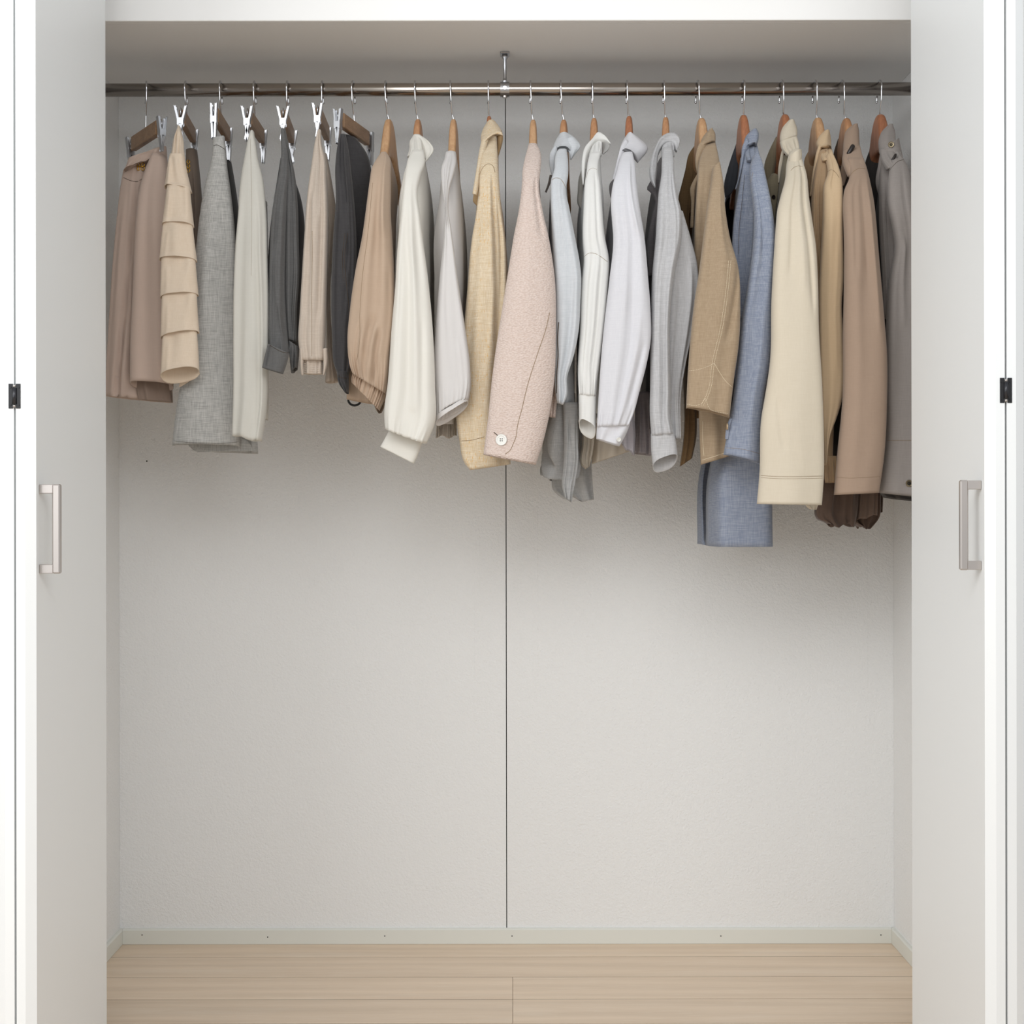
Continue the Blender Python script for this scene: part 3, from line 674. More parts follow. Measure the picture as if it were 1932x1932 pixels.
c1 = tube('cuff', g, m, [(506, 649), (500, 672), (495, 694)], [(546, 667), (541, 686), (534, 706)], d=2.9, tf=.018, tb=.012, rows=20, wave=(1.5, .001), folds=[(-.72, 0, -.6, 1, -.006, .08)], inner=.5)
tube('cuff', g, m, [(546, 643), (547, 672), (550, 704)], [(564, 655), (563, 675), (561, 694)], d=2.955, tf=.018, tb=.02, rows=20, wave=(2.5, .004), folds=[(.2, 0, .3, 1, -.008, .14)], inner=.5)
seamline([c1], [(509, 651), (520, 658), (532, 664), (544, 666)], M_stitchd, g, .0005)

# ------------------------------------------------------------------ 6 beige trousers
m = fabric('beige twill', 'cfbfae', 'b9a795', slub=.3, wb=.3)
g = garment('trousers', 607, 'beige pleated trousers with tabbed hem, between the two dark pairs', 'trousers')
tube('back_leg', g, m, [(600, 300), (606, 400), (614, 500), (617, 600), (616, 660), (614, 722)], [(616, 290), (626, 345), (633, 395), (628, 470), (622, 540), (626, 640), (637, 720)], d=[(280, 3.07), (740, 3.02)], tf=.018, tb=.03, rows=60, wave=(2, .004), folds=[(.1, .3, .3, 1, -.008, .12)])
k = tube('leg', g, m, [(600, 245), (596, 260), (588, 310), (580, 370), (575, 440), (570, 520), (566, 590), (564, 652), (570, 680)], [(605, 245), (607, 272), (614, 300), (617, 345), (619, 400), (618, 480), (616, 560), (614, 640), (612, 680)],
     d=[(245, 2.985), (400, 2.955), (700, 2.935)], tf=[(0, .006), (.2, .018), (1, .02)], tb=.018, rows=80, wave=(1.8, .0025),
     folds=[(.25, .0, .12, .38, -.009, .09), (-.35, .28, -.25, .55, .006, .12), (-.5, .3, -.4, .5, -.004, .06), (-.05, .45, -.02, 1, -.003, .05), (.5, .1, .55, .8, -.004, .1), (-.55, .8, -.6, 1, .004, .12), (.55, .8, .6, 1, .004, .12)], opn=False)
r1 = tube('ribbed_hem', g, m, [(573, 672), (573, 690), (573.5, 706)], [(609, 673), (609, 690), (608.5, 706)], d=2.94, tf=.012, tb=.012, rows=20)
for y in range(680, 706, 4): seamline([r1], [(574, y), (591, y + .5), (608, y)], m, g, .0006, 'rib')
for a, b in (((565, 657), (573, 657)), ((609, 658), (617.5, 657))):
    sheet('hem_tab', g, m, [a, (a[0] + 1.5, 690), (a[0] + 3.5 if a[0] < 590 else a[0] + .5, 707.5)], [b, (b[0] - .5, 690), (b[0] - (0 if a[0] < 590 else 5), 708)], d=2.924, bulge=.004, th=.003)
seamline([k], [(589, 436), (589, 500), (588.5, 560), (588.5, 620), (588.5, 672)], M_stitchm, g, .0004)

# ------------------------------------------------------------------ 7 dark jeans
m = fabric('washed black denim', '4b494a', '393738', slub=.3, wb=.35)
g = garment('trousers', 665, 'washed black jeans with a side seam, right of the beige trousers', 'trousers')
tube('seat', g, m, [(650, 258), (652, 300), (655, 360), (655, 460), (655, 600)], [(676, 266), (693, 292), (701, 330), (700, 380), (698, 460), (690, 600)], d=[(255, 3.10), (600, 3.07)], tf=.03, tb=.04, rows=50, wave=(1, .003))
ka = tube('leg', g, m, [(642, 254), (638, 270), (633, 312), (634, 378), (629, 450), (625, 571), (627, 640), (631, 690), (640, 712)], [(652, 254), (657, 280), (662, 320), (668, 380), (672, 440), (672, 520), (668, 620), (660, 700), (656, 712)],
     d=[(250, 2.985), (400, 2.96), (720, 2.945)], tf=[(0, .008), (.25, .024), (1, .024)], tb=.02, rows=90, wave=(2, .003),
     folds=[(-.35, .02, .1, .35, -.008, .12), (.15, .03, .35, .3, -.007, .1), (.45, .05, .55, .6, .006, .1), (.1, .42, .35, .62, .009, .12), (.4, .4, .2, .75, -.006, .07), (-.1, .3, 0, .6, -.004, .1)], opn=False)
kc = tube('hem', g, m, [(636, 700), (639.5, 723), (652, 742)], [(658, 702), (658, 725), (657, 742)], d=2.943, tf=.022, tb=.02, rows=20, inner=.5)
seamline([ka], [(656, 440), (650, 480), (653, 530), (658, 580), (657, 640), (655, 700)], M_stitchd, g, .0006)
seamline([ka], [(651, 440), (646, 485), (648, 530)], M_stitchd, g, .0005)
seamline([ka, kc], [(637, 709), (647, 713), (657, 714)], M_stitchd, g, .0006)

# ------------------------------------------------------------------ 8 tan blouse
m = fabric('tan satin cotton', 'c0a58b', 'ae9175', slub=.12, wb=.15, rough=.7)
g = garment('blouse', 729, 'tan blouse with a gathered elastic cuff, leftmost of the tops', 'blouse')
tube('back_body', g, m, [(724, 300), (728, 340), (726, 420), (722, 520), (718, 640), (715, 760)], [(738, 300), (748, 342), (746, 420), (744, 520), (744, 640), (742, 745)], d=[(300, 3.14), (780, 3.1)], tf=.08, tb=.06, rows=40, wave=(2, .005))
tube('front_body', g, m, [(668, 560), (656, 660), (655, 700), (654, 753)], [(712, 560), (720, 660), (722, 720), (716, 764)], d=2.98, tf=.012, tb=.03, rows=30)
k = tube('sleeve', g, m, [(719, 289), (711, 300), (702, 317), (698, 340), (693, 378), (684, 445), (671, 511), (660, 591), (656, 640), (658, 675), (661, 692), (666, 706)],
     [(730, 289), (735, 297), (737, 330), (737, 370), (737, 400), (740, 450), (744, 520), (745, 590), (740, 640), (736, 670), (733, 712), (728, 743)], d=DS,
     tf=[(0, .012), (.1, .018), (.5, .03), (.85, .032), (1, .02)], tb=.022, rows=110, seg=110, wave=(1.6, .003), gather=(.84, 13, .003),
     folds=[(.45, .0, .35, .35, .005, .25), (.1, .1, -.1, .5, -.002, .2), (.1, .72, -.3, 1, -.008, .12), (.45, .76, .25, 1, -.008, .12), (-.4, .76, -.6, 1, -.006, .1), (.75, .5, .8, .9, -.004, .15), (.25, .75, .1, .97, .008, .13)], opn=False)
kc = tube('elastic_cuff', g, m, [(667, 702), (664, 712), (664, 722)], [(729, 740), (724, 757), (716, 775)], d=2.9, tf=.02, tb=.02, rows=26, seg=200, wave=(13, .0026), waveenv=(-1, -.5), inner=.5)
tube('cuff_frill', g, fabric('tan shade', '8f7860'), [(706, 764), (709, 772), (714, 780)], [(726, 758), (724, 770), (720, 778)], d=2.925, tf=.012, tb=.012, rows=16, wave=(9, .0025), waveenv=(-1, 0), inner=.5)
seamline([k], [(703, 345), (698, 400), (694, 440), (684, 520), (679, 590), (678, 650), (673, 680)], M_stitchm, g, .0004)
pts = [P(669 + 12 * math.cos(q), 754 + 11 * math.sin(q), 3.02) for q in np.linspace(-.3, PI + .3, 20)]
MB().tube(pts, .0022, 8).put('cord_loop', M_blackcord, g, True)

# ------------------------------------------------------------------ 9 ivory blouse
m = fabric('ivory chiffon', 'f3efe5', 'e8e3d6', slub=.1, wb=.12, trans=.18, rough=.75)
g = garment('blouse', 786, 'ivory blouse with pointed collar and a wide tilted cuff', 'blouse')
body('body', g, m, [(280, 775, 797, 3.05, 3.14), (320, 765, 803, 2.98, 3.24), (360, 757, 806, 2.955, 3.27), (445, 750, 806, 2.95, 3.28), (600, 742, 806, 2.95, 3.27), (790, 738, 806, 2.96, 3.24)], wave=(4, .003))
tube('back_edge', g, m, [(764, 320), (754, 370), (749, 445), (749, 520), (744, 610), (740, 720), (738, 780)], [(780, 320), (770, 370), (767, 445), (765, 520), (762, 610), (760, 720), (758, 780)], d=2.945, tf=.012, tb=.02, rows=40)
k = tube('sleeve', g, m, [(778, 285), (770, 300), (766, 318), (762, 350), (757, 400), (750, 470), (746, 540), (739, 620), (732, 720), (725, 785), (726.5, 808)],
     [(800, 285), (802, 305), (794, 330), (788, 360), (793, 410), (799, 460), (808, 529), (817, 629), (821, 728), (820, 800), (805, 836)],
     d=DS, dz=-.022, tf=[(0, .012), (.15, .016), (.5, .026), (1, .028)], tb=.013, rows=100, seg=90, wave=(1.7, .003), gather=(.93, 9, .0016),
     folds=[(-.1, .35, -.15, .9, -.004, .13), (.1, .3, .2, .9, .004, .16), (-.6, .4, -.65, .95, -.003, .1), (.5, .6, .45, 1, -.004, .12), (.1, .9, .15, 1.02, -.005, .14)], sag=.004)
tube('cuff', g, m, [(737, 806), (727, 826), (717.5, 843)], [(797, 833), (791, 852), (781, 875)], d=2.88, tf=.014, tb=.016, rows=18, wave=(1, .0004), inner=.6, p=.6)
tube('collar_stand', g, m, [(780, 256), (773, 268), (772, 283), (768, 296)], [(794, 256), (800, 268), (802, 285), (803, 300)], d=[(255, 3.065), (300, 3.02)], tf=.014, tb=.02, rows=20, opn=False)
sheet('collar', g, m, [(783, 255.5), (789, 262), (796, 275), (802, 305)], [(794, 255.5), (806, 264), (818, 281), (804.5, 305)], d=[(255, 3.05), (305, 3.03)], th=.003, bulge=.003)

# ------------------------------------------------------------------ 10 white blouse
m = fabric('white chiffon', 'e8e4e1', 'ddd6d2', slub=.08, wb=.1, trans=.2, rough=.7)
g = garment('blouse', 853, 'white collarless blouse with a narrow sleeve ending in an open cuff', 'blouse')
body('body', g, m, [(292, 842, 861, 3.05, 3.14), (330, 830, 866, 2.98, 3.22), (370, 825, 870, 2.95, 3.25), (445, 815, 874, 2.95, 3.26), (520, 818, 874, 2.95, 3.26), (700, 820, 866, 2.96, 3.24), (800, 824, 860, 2.97, 3.22)], wave=(4, .003))
k = tube('sleeve', g, m, [(841, 288), (839, 300), (834, 312), (833, 345), (838, 390), (838, 430), (829, 529), (821, 629), (818.5, 691), (821, 745), (823, 790)],
     [(859, 288), (861, 305), (858, 322), (848, 360), (846, 395), (851, 430), (864, 529), (879, 629), (887, 691), (887.5, 735), (883.5, 757)],
     d=DS, dz=.004, tf=[(0, .012), (.2, .012), (.5, .02), (1, .024)], tb=.012, rows=100, seg=90, wave=(1.4, .002), gather=(.88, 9, .0018), sag=(-.009, .01),
     folds=[(.1, .02, .2, .3, .005, .2), (-.35, .04, -.2, .3, -.004, .15), (-.2, .55, .1, .95, -.002, .12), (.5, .75, .55, 1, .002, .1)], inner=.1)
tube('cuff_band', g, m, [(821.5, 784), (822.5, 800)], [(883.5, 748), (883.5, 760)], d=2.887, tf=.022, tb=.016, rows=8, sag=(-.009, .010), wave=(1, .0003), inner=.9)
tube('frill_hem', g, fabric('cream frill', 'ddd2c5', trans=.2), [(826, 782), (824, 800), (822, 824)], [(858, 782), (861, 800), (862, 824)], d=2.99, tf=.012, tb=.016, rows=26, seg=120, wave=(9, .003), waveenv=(0, .4), hemw=.003, inner=.4)
sheet('neckband', g, m, [(843, 286), (840, 293), (838, 302)], [(859.5, 286.5), (861, 293), (861, 302)], d=[(280, 3.03), (305, 3.0)], bulge=.008, dz=-.02)

# ------------------------------------------------------------------ 11 tweed jacket
m = fabric('tan tweed', 'e6d6ba', 'd3bb95', slub=.8, wb=.5, fleck='d3a254'); mi = fabric('tan tweed inside', 'b08f5f', slub=.5)
g = garment('jacket', 921, 'straw-coloured tweed jacket with a stand-up collar, left of the bracket', 'jacket')
body('body', g, m, [(262, 910, 940, 3.04, 3.14), (300, 905, 940, 3.0, 3.2), (345, 899, 942, 2.96, 3.25), (400, 895, 950, 2.95, 3.28), (520, 892, 958, 2.95, 3.29), (700, 890, 958, 2.95, 3.28), (870, 892, 960, 2.955, 3.25)], wave=(4, .003))
k = tube('sleeve', g, m, [(913, 262), (908, 290), (905, 329), (902, 370), (897, 412), (891, 446), (881, 554), (873, 640), (863, 720), (860, 775), (866, 827), (878, 876), (887, 887)],
     [(937, 258), (939, 296), (941, 330), (946, 395), (953, 450), (956, 520), (955, 600), (950, 700), (948, 800), (958, 850), (962, 876)],
     d=DS, dz=[0, .045], tf=[(0, .014), (.12, .018), (.4, .022), (1, .022)], tb=.012, rows=110, seg=90, wave=(1.5, .003),
     folds=[(.35, .15, .55, .6, -.007, .11), (.0, .12, .2, .4, .004, .15), (.75, .25, .6, .8, -.006, .1), (-.5, .3, -.4, .7, .003, .2), (.2, .45, .1, .7, -.003, .1)], inner=.08)
seamline([k], [(871, 832), (885, 831), (900, 828), (914, 824)], M_stitchm, g, .0005)
seamline([k], [(905, 330), (908, 322), (914, 313), (922, 309), (929, 312), (934, 325)], M_stitchm, g, .0006)
sheet('lapel', g, m, [(909, 262), (904, 285), (898.5, 320), (891, 366)], [(922, 262), (916, 285), (908, 320), (900, 369)], d=[(250, 3.03), (370, 2.93)], th=.004, bulge=.006, dz=-.01)
sheet('front_edge', g, mi, [(897, 345), (893, 370), (892.5, 380), (899, 388)], [(912, 345), (909, 370), (907, 380), (904, 391)], d=2.965, bulge=.004)
tube('collar', g, m, [(918, 232), (913, 240), (909, 250), (907, 263), (910, 274), (913, 279)], [(933, 228), (941, 238), (946, 247), (946, 254), (938.5, 253), (922, 262)], d=[(230, 3.075), (280, 3.0)], tf=.008, tb=.012, bulge=.01, rows=30, opn=False, wave=(1, .001))
sheet('collar_fall', g, mi, [(936, 250), (938, 268), (938, 297)], [(946.5, 246), (949, 258), (944, 284), (939.5, 298)], d=[(240, 3.05), (300, 3.04)], th=.004, bulge=.006)
sheet('collar_edge', g, m, [(911, 270), (921, 257), (936, 249), (946, 249)], [(912, 274), (922, 261), (937, 253), (949, 256)], d=3.0, th=.004, bulge=.002)

# ------------------------------------------------------------------ 12 pink jacket
m = fabric('pink boucle', 'e5d2c7', 'd1baad', slub=.3, boucle=True)
g = garment('jacket', 1004, 'blush pink boucle jacket with a white button on the cuff', 'jacket')
body('body', g, m, [(290, 994, 1018, 3.04, 3.14), (330, 986, 1020, 2.97, 3.22), (370, 983, 1022, 2.95, 3.25), (450, 976, 1030, 2.95, 3.27), (560, 970, 1030, 2.95, 3.27), (700, 976, 1030, 2.95, 3.25), (785, 985, 1028, 2.95, 3.22)], wave=(4, .002))
k = tube('sleeve', g, m, [(998, 274), (994, 285), (990, 300), (986, 320), (985, 345), (982, 375), (978, 402), (970, 442), (960, 504), (948, 579), (938, 641), (928, 716), (920.5, 790), (912, 858)],
     [(1010, 273), (1017, 280), (1020.5, 292), (1020, 320), (1017, 350), (1024, 398), (1036, 452), (1047, 529), (1049, 628), (1047, 703), (1037.5, 777), (1023, 840), (1011, 877)],
     d=DS, dz=-.022, tf=[(0, .012), (.12, .02), (.5, .032), (1, .026)], tb=.022, rows=110, seg=90, wave=(1, .002), folds=[(.55, .12, .6, .3, -.005, .2), (-.2, .3, -.2, .9, .003, .4)], inner=.06)
tube('neck_band', g, m, [(997, 273), (994, 286), (991, 296)], [(1013, 273), (1018, 283), (1021, 292)], d=[(270, 3.03), (300, 2.99)], tf=.014, tb=.02, rows=14, opn=False)
seamline([k], [(1037, 590), (1030, 620), (1015, 665), (995, 728), (985, 770), (976, 806), (974, 822), (968, 838), (962, 850), (953, 857)], M_stitchm, g, .0006)
button([k], 946, 830, .0108, M_pearl, g)
seamline([k], [(932, 816), (936, 819), (940, 823)], M_stitchd, g, .0008, 'buttonhole')
tube('far_sleeve', g, m, [(1030, 700), (1032, 750), (1034, 786)], [(1048, 700), (1051, 748), (1048, 788)], d=2.925, tf=.01, tb=.012, rows=20)

# ------------------------------------------------------------------ 13 pale blue-grey shirt
m = fabric('blue-grey linen', 'd9dcdf', 'c3c8cd', slub=.4, wb=.25, trans=.1, crumple=.05); ms = fabric('sheer grey linen', 'd0cfcd', 'b4b4b3', slub=.6, wb=.3, trans=.25, alpha=.9, crumple=.08)
g = garment('shirt', 1061, 'pale blue-grey linen shirt right of the pink jacket, with a crumpled sheer tail', 'shirt')
body('body', g, m, [(285, 1052, 1070, 3.04, 3.14), (330, 1043, 1071, 2.97, 3.22), (380, 1041, 1074, 2.95, 3.26), (500, 1046, 1080, 2.95, 3.27), (760, 1046, 1086, 2.95, 3.26)], wave=(4, .003))
body('sheer_tail', g, ms, [(740, 1048, 1088, 2.965, 3.2), (795, 1038, 1090, 2.96, 3.2), (860, 1030, 1092, 2.96, 3.18), (900, 1029, 1088, 2.97, 3.1)], wave=(5, .007), hemd=.006)
tube('tail_fold', g, ms, [(1062, 760), (1064, 840), (1062, 890), (1060, 915), (1066, 940)], [(1090, 760), (1090, 830), (1091, 870), (1086, 905), (1078, 948)], d=2.95, tf=.012, tb=.01, rows=40, wave=(2, .004), folds=[(-.3, .2, .3, .8, -.006, .15)])
tube('tail_back', g, ms, [(1052, 800), (1044, 880), (1045, 926), (1064, 938)], [(1112, 800), (1115, 860), (1118, 910), (1120.5, 946)], d=3.09, tf=.014, tb=.03, rows=40, wave=(2.5, .006), hemw=.004, opn=False)
k = tube('sleeve', g, m, [(1053, 283), (1049, 290), (1045, 322), (1039.5, 340), (1038.5, 365), (1040, 410), (1042, 450), (1047, 553), (1047, 677), (1047, 735), (1051, 760)],
     [(1069, 283), (1071.5, 300), (1072, 330), (1068, 362), (1074, 392), (1085, 448), (1093, 490), (1096.5, 520), (1095, 570), (1092, 622), (1081, 677), (1070, 712), (1069, 748), (1063, 763)],
     d=DS, dz=.0, tf=[(0, .012), (.15, .014), (.5, .024), (1, .014)], tb=.016, rows=100, seg=80, wave=(1.6, .003), folds=[(.1, .1, -.1, .5, .003, .2), (.4, .5, .1, .85, -.003, .12)], opn=False)
seamline([k], [(1054, 608), (1052, 640), (1053, 670), (1051, 700), (1050, 742)], M_stitchd, g, .0011, 'sleeve_slit')
seamline([k], [(1041, 340), (1047, 336), (1056, 337), (1063, 345), (1068, 356)], M_stitchm, g, .0005)
tube('collar', g, m, [(1055, 254), (1048, 266), (1044, 278), (1048, 289)], [(1070, 252), (1080, 257), (1088, 266), (1077, 292)], d=[(250, 3.07), (290, 3.03)], tf=.012, tb=.02, bulge=.006, rows=26, opn=False, sag=-.012, wave=(1.5, .0015))
sheet('collar_tip', g, m, [(1069, 262), (1070, 276), (1074, 290), (1076, 302)], [(1084, 259), (1095, 276), (1085, 291), (1077.5, 302)], d=[(255, 3.04), (305, 3.02)], bulge=.006, th=.003)
sheet('collar_far_tip', g, m, [(1045, 276), (1038, 288), (1038, 320), (1042, 335)], [(1052, 278), (1050, 292), (1047, 320), (1045, 335)], d=[(270, 3.03), (340, 2.98)], bulge=.004, th=.003)
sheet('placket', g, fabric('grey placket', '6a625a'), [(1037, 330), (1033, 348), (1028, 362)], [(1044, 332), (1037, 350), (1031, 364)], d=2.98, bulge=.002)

# ------------------------------------------------------------------ 14 white shirt
m = fabric('white linen', 'efeeea', 'e3e1da', slub=.15, wb=.18, trans=.12, crumple=.03)
g = garment('shirt', 1119, 'bright white shirt with gathered cuff, left of the lavender-white shirt', 'shirt')
body('body', g, m, [(285, 1112, 1134, 3.04, 3.14), (325, 1106, 1138, 2.98, 3.22), (360, 1100, 1142, 2.96, 3.26), (450, 1099, 1142, 2.955, 3.27), (600, 1100, 1138, 2.955, 3.27), (780, 1100, 1136, 2.955, 3.26)], wave=(4, .003))
mc = fabric('cream voile', 'e2d6c4', 'd3c6b2', slub=.2, trans=.25, alpha=.88)
tube('shirt_tail', g, mc, [(1099, 780), (1098, 840), (1097, 878), (1105, 885)], [(1124, 780), (1122, 820), (1118, 856), (1112, 880)], d=3.0, tf=.012, tb=.02, rows=30, wave=(3, .003), opn=False)
tube('shirt_tail', g, mc, [(1118, 800), (1117, 850), (1117, 875)], [(1186, 790), (1190, 830), (1191, 850)], d=3.02, tf=.012, tb=.07, rows=30, wave=(3, .003), inner=.3)
k = tube('sleeve', g, m, [(1113, 290), (1110, 300), (1106, 325), (1103, 350), (1101, 390), (1099, 450), (1101, 490), (1096.5, 540), (1094, 622), (1090, 704), (1092, 745)],
     [(1135, 288), (1130, 305), (1129, 320), (1133, 350), (1137, 400), (1141, 446), (1149, 490), (1147, 540), (1142, 600), (1135, 660), (1127, 720), (1124.5, 748)],
     d=DS, dz=.012, tf=[(0, .012), (.15, .014), (.5, .024), (1, .02)], tb=.016, rows=100, seg=90, wave=(1.5, .002), gather=(.88, 7, .0022),
     folds=[(.35, .1, .3, .4, -.004, .15), (.3, .43, .2, .9, -.005, .1), (.0, .45, -.05, .9, .004, .12), (-.4, .45, -.45, .9, -.003, .12)], opn=False)
tube('cuff', g, m, [(1091.5, 742), (1092, 770), (1092.5, 798)], [(1125.5, 744), (1124, 790), (1124, 815)], d=2.9, tf=.019, tb=.021, rows=18, sag=(-.011, .018), wave=(1.5, .0015), inner=.9)
seamline([k], [(1103, 484), (1110, 478), (1122, 478), (1133, 484), (1146, 494)], M_stitchm, g, .0004)
seamline([k], [(1106, 336), (1112, 320), (1118, 317), (1126, 320)], M_stitchm, g, .0003)
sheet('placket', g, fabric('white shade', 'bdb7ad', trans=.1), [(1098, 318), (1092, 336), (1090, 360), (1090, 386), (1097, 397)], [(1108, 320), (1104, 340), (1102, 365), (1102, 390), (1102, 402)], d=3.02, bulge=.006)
tube('collar_stand', g, m, [(1116, 268), (1113, 280), (1111, 296)], [(1136, 264), (1136, 278), (1135, 294)], d=[(262, 3.05), (296, 3.0)], tf=.013, tb=.02, rows=20, opn=False)
sheet('collar', g, m, [(1099, 349), (1097, 325), (1098, 300), (1103, 279), (1117, 262), (1130, 249), (1138, 253), (1152, 271)], [(1101.5, 350), (1105, 325), (1107, 305), (1111, 289), (1118, 277), (1131, 269.5), (1142, 269), (1151, 274)], d=[(250, 3.04), (272, 3.02), (350, 2.955)], bulge=.007, th=.005, rows=60)
sheet('collar_tip', g, m, [(1134, 269), (1136, 280), (1136, 291)], [(1152, 271), (1148, 283), (1138, 291.5)], d=3.06, bulge=.004)

# ------------------------------------------------------------------ 15 lavender white shirt
m = fabric('lavender white cotton', 'e6e5e9', 'd6d5db', slub=.3, wb=.18, trans=.12, crumple=.03)
g = garment('shirt', 1186, 'lavender-white shirt with a buttoned cuff, left of the light grey shirt', 'shirt')
body('body', g, m, [(290, 1172, 1197, 3.04, 3.14), (330, 1166, 1201, 2.97, 3.22), (380, 1160, 1206, 2.95, 3.26), (500, 1156, 1212, 2.95, 3.27), (700, 1156, 1208, 2.95, 3.27), (782, 1158, 1196, 2.955, 3.2)], wave=(4, .003))
tube('inner_tail', g, fabric('lavender voile', 'cfc9d0', trans=.2, alpha=.85), [(1168, 780), (1171, 815), (1173, 840)], [(1196, 780), (1199, 820), (1197, 858)], d=2.97, tf=.01, tb=.02, rows=24, wave=(2, .002), hemw=.002, inner=.4)
k = tube('sleeve', g, m, [(1174, 290), (1168, 305), (1164, 322), (1157, 345), (1153, 372), (1155, 420), (1157, 444), (1150, 526), (1142, 594), (1134, 677), (1129.5, 745), (1126, 805)],
     [(1193, 288), (1198, 310), (1200, 335), (1203, 365), (1208, 400), (1215, 444), (1222, 520), (1227, 590), (1227.5, 640), (1219, 690), (1206, 740), (1195, 781), (1186, 803)],
     d=DS, dz=-.012, tf=[(0, .012), (.15, .016), (.5, .028), (1, .02)], tb=.018, rows=100, seg=90, wave=(1.6, .0025), gather=(.9, 5, .0022),
     folds=[(.3, .05, .55, .3, .005, .12), (-.1, .1, -.2, .6, .0035, .12), (.1, .5, .05, .95, -.004, .1), (.45, .6, .3, 1, .004, .12), (.7, .7, .6, .92, -.004, .1)], opn=False)
kc = tube('cuff', g, m, [(1126.5, 800), (1125.5, 815), (1125, 828)], [(1189, 798), (1183, 815), (1169, 842)], d=2.878, tf=.02, tb=.022, rows=18, wave=(2, .0015), inner=.6)
button([kc], 1167, 829, .0045, M_pearl, g, holes=0)
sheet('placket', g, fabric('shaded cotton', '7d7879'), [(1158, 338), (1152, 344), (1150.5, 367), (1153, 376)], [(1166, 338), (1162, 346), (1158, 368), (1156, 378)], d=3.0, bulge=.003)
sheet('collar_band', g, m, [(1180, 262), (1172, 275), (1166, 295), (1160, 320), (1155, 340)], [(1186, 272), (1180, 285), (1173, 297), (1167, 320), (1161, 338)], d=[(260, 3.04), (345, 2.97)], bulge=.004)
tube('collar', g, m, [(1183, 254), (1175, 266), (1170, 282), (1171, 292)], [(1192, 253), (1206, 262), (1222, 279), (1203, 308)], d=[(252, 3.07), (300, 3.02)], tf=.012, tb=.02, bulge=.008, rows=26, opn=False, sag=-.014, wave=(1.5, .0015))

# ------------------------------------------------------------------ 16 grey shirt
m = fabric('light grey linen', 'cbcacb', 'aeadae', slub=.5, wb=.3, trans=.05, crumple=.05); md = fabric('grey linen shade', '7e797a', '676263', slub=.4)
g = garment('shirt', 1254, 'light grey linen shirt with open round cuff, left of the brown jacket', 'shirt')
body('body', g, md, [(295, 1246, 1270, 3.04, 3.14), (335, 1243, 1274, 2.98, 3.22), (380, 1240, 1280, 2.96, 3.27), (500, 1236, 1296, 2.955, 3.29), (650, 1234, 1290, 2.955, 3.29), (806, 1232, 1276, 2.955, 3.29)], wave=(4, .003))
tube('inner_tail', g, fabric('mauve grey voile', 'aca4a8', '8f878c', slub=.5, trans=.1), [(1199, 740), (1198, 800), (1196, 855)], [(1230, 740), (1231, 800), (1231, 859)], d=3.06, tf=.02, tb=.04, rows=28, wave=(3, .004))
tube('sleeve_back', g, m, [(1256, 400), (1256, 500), (1256, 600), (1256, 718), (1262, 828)], [(1288, 400), (1303, 450), (1316, 505), (1317, 553), (1307, 622), (1293, 690), (1285, 740), (1284, 828)], d=[(400, 2.925), (860, 2.91)], tf=.018, tb=.015, rows=70, wave=(2, .003), folds=[(.2, .2, .1, .8, -.006, .12), (.5, .25, .55, .7, .004, .1)])
k = tube('sleeve', g, m, [(1251, 280), (1249, 300), (1248, 329), (1243, 362), (1240, 400), (1237, 450), (1231, 512), (1228, 622), (1226.5, 732), (1226, 780), (1229, 822)],
     [(1268, 280), (1271, 300), (1272, 329), (1277, 365), (1286, 405), (1285, 450), (1272, 520), (1264, 600), (1264, 680), (1265, 740), (1265, 790), (1270, 818)],
     d=DS, dz=.0, tf=[(0, .012), (.15, .016), (.4, .024), (1, .018)], tb=.016, rows=110, seg=90, wave=(1.6, .003), gather=(.94, 5, .0015),
     folds=[(.1, .08, .05, .4, -.004, .13), (.5, .1, .6, .35, -.004, .12), (.35, .55, .25, .95, -.004, .1), (-.3, .4, -.25, .9, .003, .15)], opn=False)
kc = tube('cuff', g, m, [(1228, 818), (1228.5, 848), (1232, 879)], [(1272, 816), (1276, 838), (1278.5, 863)], d=2.885, tf=.016, tb=.02, rows=22, sag=(-.010, .018), wave=(1.5, .001), inner=.85)
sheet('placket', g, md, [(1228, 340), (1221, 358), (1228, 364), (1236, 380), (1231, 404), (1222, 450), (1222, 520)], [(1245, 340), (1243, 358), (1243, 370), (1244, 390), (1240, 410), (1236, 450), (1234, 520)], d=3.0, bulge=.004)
tube('collar_stand', g, m, [(1250, 270), (1248, 282), (1248, 296)], [(1271, 268), (1272, 280), (1272, 296)], d=[(262, 3.05), (296, 3.0)], tf=.013, tb=.02, rows=20, opn=False)
sheet('collar', g, m, [(1235, 355), (1227, 340), (1225, 325), (1231, 292), (1237, 276), (1249, 257), (1263, 250.5), (1274, 251), (1283, 261), (1277, 286)], [(1236.5, 355), (1237, 345), (1240, 322), (1243, 291), (1251, 278), (1259, 273.5), (1266, 274), (1271, 280), (1274, 286), (1276, 288)], d=[(250, 3.04), (290, 3.015), (355, 2.965)], bulge=.008, th=.005, rows=60, wave=(2, .0015))

